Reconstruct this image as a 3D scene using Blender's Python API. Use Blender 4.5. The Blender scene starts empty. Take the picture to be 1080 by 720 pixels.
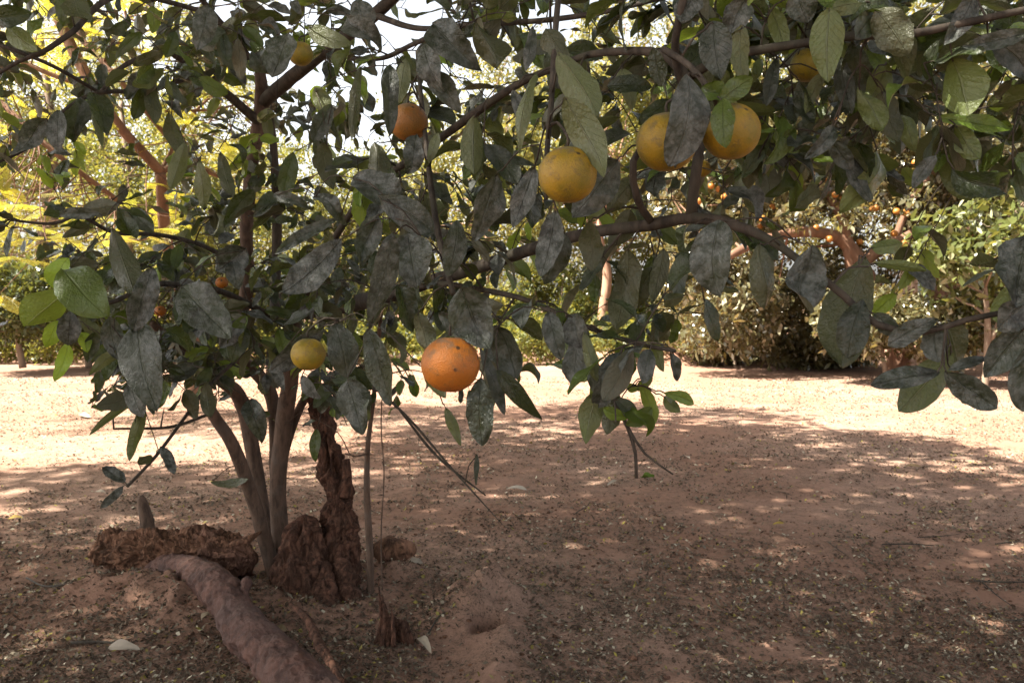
import bpy, math, random
import numpy as np
from mathutils import Vector

# ------------------------------------------------------------------ camera, sky, sun, exposure
SC = bpy.context.scene
COL = SC.collection
F = 840.0                      # focal length in photo pixels (1080 wide) = 28 mm
CAMZ = 0.95
PITCH = math.atan(35 / 840.0)
cd = bpy.data.cameras.new('camera'); cam = bpy.data.objects.new('camera', cd); COL.objects.link(cam)
cd.lens = 28; cd.sensor_width = 36; cd.clip_start = 0.05; cd.clip_end = 900
cam.location = (0, 0, CAMZ); cam.rotation_euler = (math.pi / 2 - PITCH, 0, 0)
cd.dof.use_dof = True; cd.dof.focus_distance = 1.45; cd.dof.aperture_fstop = 13.0
SC.camera = cam
SUN = Vector((-0.62, -0.20, 0.86)).normalized()      # direction towards the sun
EL = math.asin(SUN.z); AZ = math.atan2(SUN.x, SUN.y)
w = bpy.data.worlds.new('World'); SC.world = w; w.use_nodes = True
nt = w.node_tree; nt.nodes.clear()
sky = nt.nodes.new('ShaderNodeTexSky'); sky.sky_type = 'NISHITA'; sky.sun_disc = False
sky.sun_elevation = EL; sky.sun_rotation = AZ; sky.dust_density = 6.0; sky.air_density = 1.0; sky.ozone_density = 0.6
bg = nt.nodes.new('ShaderNodeBackground'); bg.inputs['Strength'].default_value = 0.066
wo = nt.nodes.new('ShaderNodeOutputWorld')
hs = nt.nodes.new('ShaderNodeHueSaturation'); hs.inputs['Saturation'].default_value = 0.30; nt.links.new(sky.outputs[0], hs.inputs['Color']); 
tcw = nt.nodes.new('ShaderNodeTexCoord'); spw = nt.nodes.new('ShaderNodeSeparateXYZ'); nt.links.new(tcw.outputs['Generated'], spw.inputs[0])
mrw = nt.nodes.new('ShaderNodeMapRange'); mrw.inputs[1].default_value = 0.02; mrw.inputs[2].default_value = 0.62; mrw.inputs[3].default_value = 3.5; mrw.inputs[4].default_value = 1.0; nt.links.new(spw.outputs[2], mrw.inputs[0])
mxw = nt.nodes.new('ShaderNodeMath'); mxw.operation = 'MULTIPLY'; mxw.inputs[1].default_value = 0.036; nt.links.new(mrw.outputs[0], mxw.inputs[0]); nt.links.new(mxw.outputs[0], bg.inputs['Strength']); nt.links.new(hs.outputs[0], bg.inputs[0])
nt.links.new(bg.outputs[0], wo.inputs[0])   # milky haze brightens the sky towards the horizon
ld = bpy.data.lights.new('sun', 'SUN'); ld.energy = 5.0; ld.angle = math.radians(0.5); ld.color = (1.0, 0.93, 0.81)
sun = bpy.data.objects.new('sun', ld); COL.objects.link(sun)
sun.rotation_euler = SUN.to_track_quat('Z', 'Y').to_euler()
SC.view_settings.view_transform = 'Standard'; SC.view_settings.look = 'None'
SC.view_settings.exposure = 2.5; SC.view_settings.gamma = 1.0; SC.view_settings.use_curve_mapping = False
SC.cycles.max_bounces = 8; SC.cycles.transparent_max_bounces = 8

rnd = random.Random(7)
rng = np.random.default_rng(11)
cP, sP = math.cos(PITCH), math.sin(PITCH)

def P(px, py, d):
    """photo pixel + depth -> world"""
    u = (px - 540) / F * d; v = -(py - 360) / F * d
    return np.array([u, cP * d + sP * v, CAMZ - sP * d + cP * v])
def proj(p):
    x, y, z = p[0], p[1], p[2] - CAMZ
    d = cP * y - sP * z; v = sP * y + cP * z
    if d < 0.05: return (-9999, -9999, d)
    return (540 + F * x / d, 360 - F * v / d, d)

# ------------------------------------------------------------------ numpy noise
_perm = np.random.default_rng(3).permutation(512)
def _h(ix, iy, iz):
    return _perm[(_perm[(_perm[ix & 511] + iy) & 511] + iz) & 511] / 511.0
def vnoise(x, y, z=0.0):
    x = np.asarray(x, float); y = np.asarray(y, float); z = np.broadcast_to(np.asarray(z, float), x.shape)
    ix = np.floor(x).astype(int); iy = np.floor(y).astype(int); iz = np.floor(z).astype(int)
    fx, fy, fz = x - ix, y - iy, z - iz
    fx = fx * fx * (3 - 2 * fx); fy = fy * fy * (3 - 2 * fy); fz = fz * fz * (3 - 2 * fz)
    r = 0
    for a in (0, 1):
        for b in (0, 1):
            for c in (0, 1):
                r = r + _h(ix + a, iy + b, iz + c) * (fx if a else 1 - fx) * (fy if b else 1 - fy) * (fz if c else 1 - fz)
    return r * 2 - 1
def fbm(x, y, z=0.0, o=4):
    s, a, r = 1.0, 0.5, 0
    for k in range(o):
        r = r + a * vnoise(np.asarray(x) * s + 17 * k, np.asarray(y) * s - 9 * k, np.asarray(z) * s + 5 * k); s *= 2.03; a *= 0.5
    return r

# ------------------------------------------------------------------ ground height
def G0(px, py):      # pixel -> point on the flat ground
    k = (py - 360) / F
    dx, dy, dz = (px - 540) / F, cP - sP * k, -sP - cP * k
    t = -CAMZ / dz
    return np.array([dx * t, dy * t, 0.0])
FEAT = []            # (x, y, rx, ry, h, rough)
def feat(px, py, rx, ry, h): g = G0(px, py); FEAT.append((g[0], g[1], rx, ry, h))
feat(318, 628, 0.42, 0.34, 0.045); feat(205, 640, 0.22, 0.12, 0.06); feat(120, 626, 0.18, 0.08, 0.07); feat(160, 640, .10, .05, .05)
feat(492, 645, 0.11, 0.17, 0.085); feat(528, 636, 0.09, 0.08, 0.055); feat(530, 690, 0.08, 0.20, 0.055); feat(545, 740, .08, .15, .05); feat(415, 610, 0.14, 0.08, 0.05)
feat(380, 665, 0.22, 0.10, -0.035); feat(445, 640, 0.12, 0.12, -0.02); feat(540, 630, .12, .1, .02)
HOLE = G0(514, 664)
def gh(x, y):
    x = np.asarray(x, float); y = np.asarray(y, float)
    z = 0.035 * fbm(x * 0.55, y * 0.55, 1.3, 3)
    near = np.exp(-((y - 2.5) / 7.0) ** 2)
    z = z + near * (0.012 * fbm(x * 5, y * 5, 4.2, 3) + 0.005 * fbm(x * 26, y * 26, 2.2, 3))
    for fx, fy, rx, ry, h in FEAT:
        e = np.exp(-(((x - fx) / rx) ** 2 + ((y - fy) / ry) ** 2))
        z = z + h * e * (1 + 0.7 * fbm(x * 22, y * 22, 7.7, 4))
    z = z - 0.20 * np.exp(-(((x - HOLE[0]) / 0.042) ** 2 + ((y - HOLE[1]) / 0.05) ** 2) ** 2)
    # far earth bank under the trees
    bk = 13.6 + 0.9 * fbm(x * 0.35, x * 0 + 2.0, 0, 3)
    t = np.clip((y - bk) / 0.3, 0, 1)
    z = z + (t * t * (3 - 2 * t)) * (0.20 + 0.22 * fbm(x * 2.2, y * 2.2, 3.0, 4))
    return z
def G(px, py):
    g = G0(px, py); g[2] = float(gh(g[0], g[1])); return g

# ------------------------------------------------------------------ mesh accumulator
class MB:
    def __init__(s): s.v = []; s.f = []; s.uv = []; s.c = []; s.n = 0
    def add(s, v, f, uv=None, c=(0.5, 0.5, 0.5)):
        v = np.asarray(v, float); f = np.asarray(f, int)
        s.v.append(v); s.f.append(f + s.n); s.n += len(v)
        s.uv.append(np.zeros((len(v), 2)) if uv is None else uv)
        c = np.asarray(c, float)
        s.c.append(np.broadcast_to(c, (len(v), 3)) if c.ndim == 1 else c)
    def build(s, name, mat, parent=None, smooth=True, origin=None):
        me = bpy.data.meshes.new(name)
        v = np.concatenate(s.v); f = np.concatenate(s.f); uv = np.concatenate(s.uv); c = np.concatenate(s.c)
        o = np.zeros(3)
        if origin is not None: o = np.asarray(origin, float)
        v = v - o
        nf = len(f)
        me.vertices.add(len(v)); me.vertices.foreach_set('co', v.astype(np.float32).ravel())
        me.loops.add(nf * 4); me.loops.foreach_set('vertex_index', f.astype(np.int32).ravel())
        me.polygons.add(nf); me.polygons.foreach_set('loop_start', np.arange(0, nf * 4, 4, dtype=np.int32))
        me.polygons.foreach_set('loop_total', np.full(nf, 4, dtype=np.int32))
        me.polygons.foreach_set('use_smooth', np.full(nf, smooth, dtype=bool))
        l = me.uv_layers.new(name='UVMap'); l.data.foreach_set('uv', uv[f.ravel()].astype(np.float32).ravel())
        a = me.attributes.new('tone', 'FLOAT_VECTOR', 'POINT'); a.data.foreach_set('vector', np.ascontiguousarray(c, dtype=np.float32).ravel())
        me.update(calc_edges=True); me.validate()
        if mat: me.materials.append(mat)
        ob = bpy.data.objects.new(name, me); COL.objects.link(ob)
        if parent is not None:
            ob.parent = parent; ob.location = Vector(o) - parent.location
        else: ob.location = o
        return ob
def thing(name, loc, label, cat, group=None, kind=None):
    o = bpy.data.objects.new(name, None); COL.objects.link(o); o.location = tuple(loc); o.empty_display_size = 0.2
    return tag(o, label, cat, group, kind)
def tag(o, label=None, cat=None, group=None, kind=None):
    if label: o['label'] = label
    if cat: o['category'] = cat
    if group: o['group'] = group
    if kind: o['kind'] = kind
    return o

def norm(a): a = np.asarray(a, float); return a / (np.linalg.norm(a) + 1e-12)
def catmull(pts, step):
    pts = [np.asarray(p, float) for p in pts]
    P0 = [2 * pts[0] - pts[1]] + pts + [2 * pts[-1] - pts[-2]]
    out = []
    for i in range(1, len(P0) - 2):
        a, b, c, d = P0[i - 1:i + 3]
        n = max(2, int(np.linalg.norm((c - b)[:3]) / step))
        for k in range(n):
            t = k / n
            out.append(0.5 * ((2 * b) + (-a + c) * t + (2 * a - 5 * b + 4 * c - d) * t * t + (-a + 3 * b - 3 * c + d) * t ** 3))
    out.append(pts[-1]); return np.array(out)
def tube(mb, pts4, sides=8, step=0.03, rough=0.0, nf=20.0, tone=(0.5, 0.5, 0.5), flare=0, squash=1.0, cap=True, rug=0.0):
    """pts4: (x,y,z,r)"""
    q = catmull(pts4, step)
    c, r = q[:, :3], np.maximum(q[:, 3], 0.0004)
    n = len(c)
    t = np.gradient(c, axis=0); t /= (np.linalg.norm(t, axis=1)[:, None] + 1e-12)
    ref = np.array([0, 0, 1.0]) if abs(t[0][2]) < 0.8 else np.array([1.0, 0, 0])
    u = norm(ref - t[0] * (ref @ t[0])); U = [u]
    for i in range(1, n):
        u = norm(u - t[i] * (u @ t[i])); U.append(u)
    U = np.array(U); V = np.cross(t, U)
    if cap:
        c = np.concatenate([c[:1], c, c[-1:]]); r = np.concatenate([[0.0002], r, [0.0002]]); U = np.concatenate([U[:1], U, U[-1:]]); V = np.concatenate([V[:1], V, V[-1:]])
        n += 2
    a = np.arange(sides + 1) / sides * 2 * math.pi
    d = U[:, None, :] * np.cos(a)[None, :, None] + V[:, None, :] * np.sin(a)[None, :, None] * squash
    p = c[:, None, :] + d * r[:, None, None]
    if rough:
        k = fbm(p[..., 0] * nf, p[..., 1] * nf, p[..., 2] * nf * 0.6, 4)
        p = c[:, None, :] + d * (r[:, None] * (1 + rough * k))[:, :, None]
    if rug:
        x, y, z = p[..., 0], p[..., 1], p[..., 2]; wx = fbm(x * 7, y * 7, z * 7, 2) * .8
        k = 0.020 * fbm(x * 16, y * 16, z * 16, 3) + 0.030 * (0.22 - np.abs(fbm(x * 9 + wx, y * 17, z * 17 + wx, 3)) * 2.0) + .012 * (0.25 - np.abs(fbm(x * 24 + wx * 2, y * 46, z * 46, 3)) * 2.0) + .008 * fbm(x * 110, y * 110, z * 110, 3)
        p = p + d * (k * rug * np.minimum(1, r[:, None] / .04))[..., None]
    p[:, -1] = p[:, 0]
    ln = np.concatenate([[0], np.cumsum(np.linalg.norm(np.diff(c, axis=0), axis=1))])
    uv = np.stack([np.broadcast_to(a[None] / 6.283, (n, sides + 1)), np.broadcast_to(ln[:, None], (n, sides + 1))], -1).reshape(-1, 2)
    i = np.arange((n - 1) * sides); ii, jj = i // sides, i % sides
    b = ii * (sides + 1) + jj
    f = np.stack([b, b + 1, b + sides + 2, b + sides + 1], 1)
    mb.add(p.reshape(-1, 3), f, uv, tone)
    return q

# ------------------------------------------------------------------ materials
def mat(name):
    m = bpy.data.materials.new(name); m.use_nodes = True
    t = m.node_tree; t.nodes.clear()
    return m, t
class N:
    def __init__(s, t): s.t = t
    def new(s, ty, **k):
        n = s.t.nodes.new('ShaderNode' + ty)
        for a, b in k.items(): setattr(n, a, b)
        return n
    def link(s, a, b): s.t.links.new(a, b)
    def put(s, sock, v):
        if isinstance(v, bpy.types.NodeSocket): s.link(v, sock)
        elif isinstance(v, tuple) and len(v) == 3 and sock.type == 'RGBA': sock.default_value = (*v, 1)
        else: sock.default_value = v
    def math(s, op, a, b=0.0, clamp=False):
        n = s.new('Math', operation=op, use_clamp=clamp); s.put(n.inputs[0], a); s.put(n.inputs[1], b); return n.outputs[0]
    def mix(s, f, a, b, bt='MIX'):
        n = s.new('MixRGB', blend_type=bt); s.put(n.inputs[0], f); s.put(n.inputs[1], a); s.put(n.inputs[2], b); return n.outputs[0]
    def noise(s, vec, scale, detail=4.0, rough=0.55, dist=0.0):
        n = s.new('TexNoise'); s.put(n.inputs['Vector'], vec); n.inputs['Scale'].default_value = scale
        n.inputs['Detail'].default_value = detail; n.inputs['Roughness'].default_value = rough; n.inputs['Distortion'].default_value = dist
        return n.outputs['Fac']
    def ramp(s, f, lo, hi):
        n = s.new('MapRange'); n.interpolation_type = 'SMOOTHSTEP'; s.put(n.inputs[0], f); n.inputs[1].default_value = lo; n.inputs[2].default_value = hi; return n.outputs[0]
    def bump(s, h, st, dist=0.01, nrm=None):
        n = s.new('Bump'); n.inputs['Strength'].default_value = st; n.inputs['Distance'].default_value = dist; s.put(n.inputs['Height'], h)
        if nrm is not None: s.link(nrm, n.inputs['Normal'])
        return n.outputs[0]
    def out(s, sh): o = s.new('OutputMaterial'); s.link(sh, o.inputs[0])
    def pbr(s, col, rough=0.6, nrm=None, spec=0.5):
        b = s.new('BsdfPrincipled'); s.put(b.inputs['Base Color'], col); s.put(b.inputs['Roughness'], rough)
        b.inputs['Specular IOR Level'].default_value = spec
        if nrm is not None: s.link(nrm, b.inputs['Normal'])
        return b.outputs[0]
    def add(s, a, b, f):
        n = s.new('MixShader'); s.put(n.inputs[0], f); s.link(a, n.inputs[1]); s.link(b, n.inputs[2]); return n.outputs[0]
def tone(n):
    a = n.new('Attribute', attribute_name='tone'); sp = n.new('SeparateXYZ'); n.link(a.outputs['Vector'], sp.inputs[0]); return sp.outputs
def coord(n): return n.new('TexCoord').outputs['Object']

# near citrus leaf: tone = (dustiness, lightness, yellow-green youth)
def leaf_material():
    m, t = mat('citrus_leaf'); n = N(t)
    tx, ty, tz = tone(n)
    uvn = n.new('TexCoord').outputs['UV']; sp = n.new('SeparateXYZ'); n.link(uvn, sp.inputs[0]); u, v = sp.outputs[0], sp.outputs[1]
    ab = n.math('ABSOLUTE', v)
    mid = n.math('SUBTRACT', 1.0, n.ramp(ab, 0.015, 0.07))
    wv = n.math('ADD', n.math('SUBTRACT', n.math('MULTIPLY', u, 9.0), n.math('MULTIPLY', ab, 2.4)), n.math('MULTIPLY', n.noise(coord(n), 40, 2), 0.5))
    fr = n.math('ABSOLUTE', n.math('SUBTRACT', n.math('FRACT', wv), 0.5))
    lat = n.math('SUBTRACT', 1.0, n.ramp(fr, 0.0, 0.075))
    vein = n.math('MAXIMUM', mid, n.math('MULTIPLY', lat, 0.22))
    ob = coord(n)
    n1 = n.noise(ob, 22, 6, 0.65); n2 = n.noise(ob, 75, 5, 0.7); n3 = n.noise(ob, 9, 3, 0.5); n4 = n.noise(ob, 170, 3, 0.6)
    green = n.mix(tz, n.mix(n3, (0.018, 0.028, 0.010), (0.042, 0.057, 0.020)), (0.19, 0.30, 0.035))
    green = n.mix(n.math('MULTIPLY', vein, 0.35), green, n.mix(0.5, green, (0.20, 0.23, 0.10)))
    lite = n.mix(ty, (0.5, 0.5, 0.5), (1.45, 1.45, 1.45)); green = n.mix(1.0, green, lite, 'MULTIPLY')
    dust = n.ramp(n.math('ADD', n.math('ADD', n1, n.math('MULTIPLY', n2, 0.35)), n.math('MULTIPLY', tx, 0.9)), 0.75, 1.45)
    dustc = n.mix(n.ramp(n2, .32, .68), (0.012, 0.014, 0.011), (0.155, 0.165, 0.155)); dustc = n.mix(n.math('MULTIPLY', vein, 0.20), dustc, (0.05, 0.055, 0.04))
    top = n.mix(n.math('MULTIPLY', dust, 0.86), green, dustc)
    soot = n.ramp(n.math('ADD', n1, n.math('MULTIPLY', n4, 0.4)), 0.74, 0.90)
    top = n.mix(n.math('MULTIPLY', soot, n.math('ADD', .25, n.math('MULTIPLY', tx, 0.7))), top, (0.018, 0.017, 0.015))
    spk = n.ramp(n4, 0.69, 0.75)
    top = n.mix(n.math('MULTIPLY', spk, 0.55), top, (0.33, 0.32, 0.27))
    back = n.mix(tz, n.mix(n1, (0.065, 0.072, 0.034), (0.120, 0.126, 0.062)), (0.25, 0.36, 0.06))
    back = n.mix(n.math('MULTIPLY', vein, 0.4), back, (0.22, 0.23, 0.13)); back = n.mix(1.0, back, n.mix(ty, (0.55, 0.55, 0.55), (1.2, 1.2, 1.2)), 'MULTIPLY')
    back = n.mix(n.math('MULTIPLY', spk, 0.6), back, (0.03, 0.028, 0.022))
    back = n.mix(n.math('MULTIPLY', dust, 0.35), back, (0.12, 0.115, 0.10))
    ge = n.new('NewGeometry').outputs['Backfacing']
    col = n.mix(ge, top, back)
    h = n.math('ADD', n.math('MULTIPLY', vein, -0.28), n.math('ADD', n.math('MULTIPLY', n1, 0.9), n.math('MULTIPLY', n4, 0.35)))
    nm = n.bump(h, 1.0, 0.0075)
    ro = n.math('ADD', n.math('MULTIPLY', dust, 0.24), 0.24, True)
    b = n.pbr(col, ro, nm, 0.42)
    b.node.inputs['Coat Weight'].default_value = 0.08; b.node.inputs['Coat Roughness'].default_value = 0.18
    tr = n.new('BsdfTranslucent'); n.put(tr.inputs[0], n.mix(tz, (0.10, 0.14, 0.015), (0.42, 0.55, 0.04)))
    n.out(n.add(b, tr.outputs[0], n.math('MULTIPLY', n.math('SUBTRACT', 1.15, tx), 0.22, True)))
    return m
def far_leaf(name, c1, c2, tc, trf=0.35, rough=0.35, spec=0.5, pale=None):
    m, t = mat(name); n = N(t); tx, ty, tz = tone(n)
    col = n.mix(tx, c1, c2)
    col = n.mix(n.math('MULTIPLY', tz, 0.6), col, pale or (c2[0] * 1.6, c2[1] * 1.15, c2[2] * 0.8))  # pale, where given, tints some leaves cream to stand in for glints
    b = n.pbr(col, rough, None, spec)
    tr = n.new('BsdfTranslucent'); n.put(tr.inputs[0], n.mix(ty, tc, (tc[0] * 1.5, tc[1] * 1.2, tc[2])))
    n.out(n.add(b, tr.outputs[0], trf)); return m
def bark(name, c1, c2, c3, scale=30, bst=0.6, dist=0.006, stretch=0.25, rough=0.8):
    m, t = mat(name); n = N(t); ob = coord(n)
    mp = n.new('Mapping'); mp.inputs['Scale'].default_value = (1, 1, stretch); n.link(ob, mp.inputs[0])
    a = n.noise(mp.outputs[0], scale, 8, 0.7, 0.3); b = n.noise(ob, scale * 0.25, 3, 0.6); c = n.noise(ob, scale * 5, 4, 0.6)
    col = n.mix(n.ramp(a, 0.35, 0.65), c1, c2); col = n.mix(n.ramp(b, 0.5, 0.75), col, c3)
    col = n.mix(n.math('MULTIPLY', n.ramp(c, 0.66, 0.74), 0.45), col, (0.30, 0.26, 0.22))
    nm = n.bump(n.math('ADD', a, n.math('MULTIPLY', c, 0.25)), bst, dist)
    n.out(n.pbr(col, rough, nm, 0.25)); return m
def soil_clod(name, c1, c2, c3, scale=18):
    m, t = mat(name); n = N(t); ob = coord(n)
    a = n.noise(ob, scale, 9, 0.72, 0.6); b = n.noise(ob, scale * 0.35, 4, 0.6, 0.4); c = n.noise(ob, scale * 8, 4, 0.65)
    mp = n.new('Mapping'); mp.inputs['Scale'].default_value = (1.2, 1.2, .45); n.link(ob, mp.inputs[0])
    rd = n.math('ABSOLUTE', n.math('SUBTRACT', n.noise(mp.outputs[0], scale * 1.3, 5, .6, .8), .5)); crk = n.ramp(rd, 0.0, 0.07)
    col = n.mix(n.ramp(a, 0.32, 0.62), c1, c2); col = n.mix(n.ramp(b, 0.45, 0.7), col, c3)
    col = n.mix(n.math('MULTIPLY', n.math('SUBTRACT', 1.0, crk), 0.5), col, (0.02, 0.012, 0.009))
    col = n.mix(n.math('MULTIPLY', n.ramp(c, 0.62, 0.72), 0.4), col, (0.30, 0.22, 0.17))
    h = n.math('ADD', n.math('ADD', a, n.math('MULTIPLY', c, 0.3)), n.math('MULTIPLY', crk, 0.4))
    n.out(n.pbr(col, 0.92, n.bump(h, 0.9, 0.012), 0.15)); return m

M_LEAF = leaf_material()
M_BARK = bark('citrus_bark', (0.055, 0.036, 0.025), (0.135, 0.088, 0.062), (0.105, 0.082, 0.066), 45, 0.5, 0.004)
M_TWIG = bark('citrus_twig', (0.026, 0.021, 0.016), (0.075, 0.060, 0.046), (0.055, 0.050, 0.034), 60, 0.4, 0.002)
M_OLD = soil_clod('old_gnarled_wood', (0.040, 0.023, 0.016), (0.155, 0.076, 0.050), (0.10, 0.054, 0.036), 24)
M_ROT = soil_clod('rotten_wood', (0.06, 0.032, 0.018), (0.22, 0.115, 0.070), (0.25, 0.135, 0.095), 16)
M_LOG = bark('mud_washed_log', (0.060, 0.032, 0.025), (0.150, 0.078, 0.058), (0.11, 0.072, 0.062), 20, 1.0, 0.012, 1.0, 0.75)

# ground
def ground_material():
    m, t = mat('red_earth'); n = N(t); ob = coord(n)
    big = n.noise(ob, 0.6, 4, 0.6); mid = n.noise(ob, 4.5, 6, 0.65); fine = n.noise(ob, 42, 6, 0.75); gr = n.noise(ob, 170, 4, 0.7); gr2 = n.noise(ob, 95, 3, 0.6, 0.5)
    col = n.mix(mid, (0.190, 0.098, 0.066), (0.36, 0.220, 0.155)); col = n.mix(n.math('MULTIPLY', n.ramp(big, 0.4, 0.65), 0.55), col, (0.42, 0.285, 0.215))
    sp = n.new('SeparateXYZ'); n.link(ob, sp.inputs[0])
    deb = n.ramp(n.math('ADD', n.math('ADD', n.math('MULTIPLY', mid, 0.7), n.math('MULTIPLY', fine, 0.75)), n.math('MULTIPLY', big, 0.35)), 0.80, 1.02)
    chips = n.ramp(gr, 0.50, 0.60)
    col = n.mix(n.math('MULTIPLY', deb, n.math('ADD', 0.25, n.math('MULTIPLY', chips, 0.7))), col, (0.045, 0.034, 0.024))
    pale = n.math('MULTIPLY', n.ramp(gr2, 0.68, 0.73), deb)
    col = n.mix(n.math('MULTIPLY', pale, 0.8), col, (0.36, 0.31, 0.20))
    nm = n.bump(n.math('ADD', n.math('ADD', n.math('MULTIPLY', fine, 0.8), n.math('MULTIPLY', gr, 0.35)), n.math('MULTIPLY', mid, 1.2)), 0.8, 0.014)
    n.out(n.pbr(col, 0.93, nm, 0.12)); return m
M_GROUND = ground_material()

# ------------------------------------------------------------------ ground sheet
def build_ground():
    def axis(lo, hi, dl, dh, st, grow):
        a = list(np.arange(dl, dh, st)); s = st
        x = dh
        while x < hi: a.append(x); s *= grow; x += s
        a.append(hi); s = st; x = dl - st; b = []
        while x > lo: b.append(x); s *= grow; x -= s
        b.append(lo); return np.array(b[::-1] + a)
    xs = axis(-260, 260, -3.2, 3.6, 0.016, 1.045); ys = axis(-40, 420, 1.6, 5.2, 0.012, 1.022)
    X, Y = np.meshgrid(xs, ys, indexing='xy')
    Z = gh(X, Y)
    v = np.stack([X, Y, Z], -1).reshape(-1, 3)
    ny, nx = X.shape
    i = np.arange((ny - 1) * (nx - 1)); r, c = i // (nx - 1), i % (nx - 1); b = r * nx + c
    mb = MB(); mb.add(v, np.stack([b, b + 1, b + nx + 1, b + nx], 1))
    tag(mb.build('ground', M_GROUND), None, None, None, 'structure')
build_ground()

# ------------------------------------------------------------------ leaf geometry
NU, NV = 18, 8
_u = np.linspace(0, 1, NU + 1); _v = np.linspace(-1, 1, NV + 1)
_prof = np.clip(np.sin(np.pi * np.clip(_u, 0, 1) ** 0.96), 0, 1) ** 0.62 * (1 - 0.10 * _u); _prof[0] = 0.03; _prof[-1] = 0.02
_UU, _VV = np.meshgrid(_u, _v, indexing='ij')
_i = np.arange(NU * NV); _r, _c = _i // NV, _i % NV; _b = _r * (NV + 1) + _c
LEAF_F = np.stack([_b, _b + NV + 1, _b + NV + 2, _b + 1], 1)
LEAF_UV = np.stack([_UU, _VV], -1).reshape(-1, 2)
def leaf(mb, base, tip, width, nrm, tn, curl=None, fold=None):
    """one curved leaf with folded midrib and wavy margin, from base to tip"""
    base = np.asarray(base, float); tip = np.asarray(tip, float)
    L = np.linalg.norm(tip - base); ax = norm(tip - base)
    nrm = norm(nrm - ax * (np.asarray(nrm) @ ax)); sd = np.cross(nrm, ax)
    if curl is None: curl = rnd.uniform(-0.10, 0.28)
    if fold is None: fold = rnd.uniform(0.0, 0.45)
    ph = rnd.uniform(0, 6.3); amp = rnd.uniform(0.02, 0.10); bend = rnd.uniform(-0.10, 0.10); tw = rnd.uniform(-0.5, 0.5)
    h = width / 2
    if rnd.random() < 0.22: curl += rnd.uniform(.15, .45) * rnd.choice((-1, 1)); fold += rnd.uniform(.2, .7); tw *= 3; amp += .05
    ir = rnd.uniform(.03, .13); pk = rnd.uniform(-.12, .12)
    pr = np.interp(np.clip(_u + pk * np.sin(np.pi * _u), 0, 1), _u, _prof)
    y = _VV * h * (pr[:, None] * (1 + ir * vnoise(_UU * 5.5 + ph * 9, np.sign(_VV) * 3.3, ph) + ir * .8 * (np.abs(_VV) > .8) * vnoise(_UU * 14 + ph * 3, np.sign(_VV) * 7.3, ph)))
    z = 0.006 * width * np.sin((_UU * 9 - np.abs(_VV) * 2.4) * 6.283) * np.abs(_VV) ** .5 * rnd.random() + fold * np.abs(y) + amp * width * np.sin(_UU * 11 + ph + _VV * 1.5) * np.abs(_VV) ** 1.5 + curl * L * 4 * _UU * (1 - _UU) * 0.55
    z = z - curl * L * 0.35 * _UU ** 3 * 0 + 0.02 * width * vnoise(_UU * 6 + ph * 5, _VV * 3, ph)
    y = y + bend * L * 4 * _UU * (1 - _UU) * 0.5
    ca, sa = np.cos(tw * (_UU - 0.5)), np.sin(tw * (_UU - 0.5))
    y, z = y * ca - z * sa, y * sa + z * ca
    p = base + (_UU * L)[..., None] * ax + y[..., None] * sd + z[..., None] * nrm
    mb.add(p.reshape(-1, 3), LEAF_F, LEAF_UV, tn)

# ------------------------------------------------------------------ near orange tree
BASE = G(300, 612)
TREE = thing('orange_tree', BASE, 'near multi-stemmed orange tree with dusty dark leaves, growing beside the fallen log', 'tree')
def px4(l, s=0.88): return [np.array([*P(a, b, d), r / 1000.0 * s]) for a, b, d, r in l]
POOL = []       # (point, branch index)
BR = []         # dict(ob, foliage MB, twig MB)
def branch(pts, kind='branch', mat_=None, sides=10, rough=0.10, n_pool=True, label=None):
    mb = MB(); q = tube(mb, px4(pts) if len(pts[0]) == 4 and not isinstance(pts[0], np.ndarray) else pts, sides, 0.02, rough, 30)
    BR.append(dict(kind=kind, o=q[0, :3].copy(), fol=MB(), tw=mb)); ob = None
    if n_pool:
        for k in range(0, len(q), 2): POOL.append((q[k, :3].copy(), len(BR) - 1, q[k, 3]))
    return ob
D0 = proj(BASE)[2]
g = lambda px, py: None
# main stems (photo pixel x, y, depth, radius mm)
branch([(298, 640, 2.78, 40), (287, 596, 2.76, 30), (268, 530, 2.70, 27), (246, 470, 2.62, 24), (222, 432, 2.55, 21), (212, 400, 2.5, 18), (190, 372, 2.42, 13)], 'stem')
branch([(296, 640, 2.86, 40), (290, 598, 2.86, 33), (274, 520, 2.88, 31), (262, 450, 2.86, 31), (250, 415, 2.8, 29), (226, 396, 2.7, 24), (196, 374, 2.6, 18), (160, 340, 2.45, 12)], 'stem')
branch([(308, 640, 2.80, 46), (300, 598, 2.80, 38), (293, 520, 2.80, 34), (299, 450, 2.78, 35), (306, 402, 2.74, 33), (308, 372, 2.70, 30), (309, 345, 2.62, 29)], 'stem')
branch([(300, 640, 2.93, 40), (302, 598, 2.93, 32), (292, 520, 2.94, 28), (290, 440, 2.93, 28), (282, 408, 2.9, 28), (262, 385, 2.85, 26), (243, 372, 2.8, 24), (252, 340, 2.76, 26), (261, 300, 2.7, 25), (260, 240, 2.62, 24),
        (266, 170, 2.55, 24), (276, 108, 2.48, 25), (272, 60, 2.42, 16), (264, 0, 2.35, 14), (262, -80, 2.3, 12), (258, -190, 2.3, 8)], 'stem')
branch([(300, 590, 2.84, 14), (296, 540, 2.8, 13), (300, 485, 2.8, 14), (312, 440, 2.82, 17), (326, 412, 2.84, 16), (336, 395, 2.8, 14), (350, 370, 2.7, 12)], 'stem')
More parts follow.
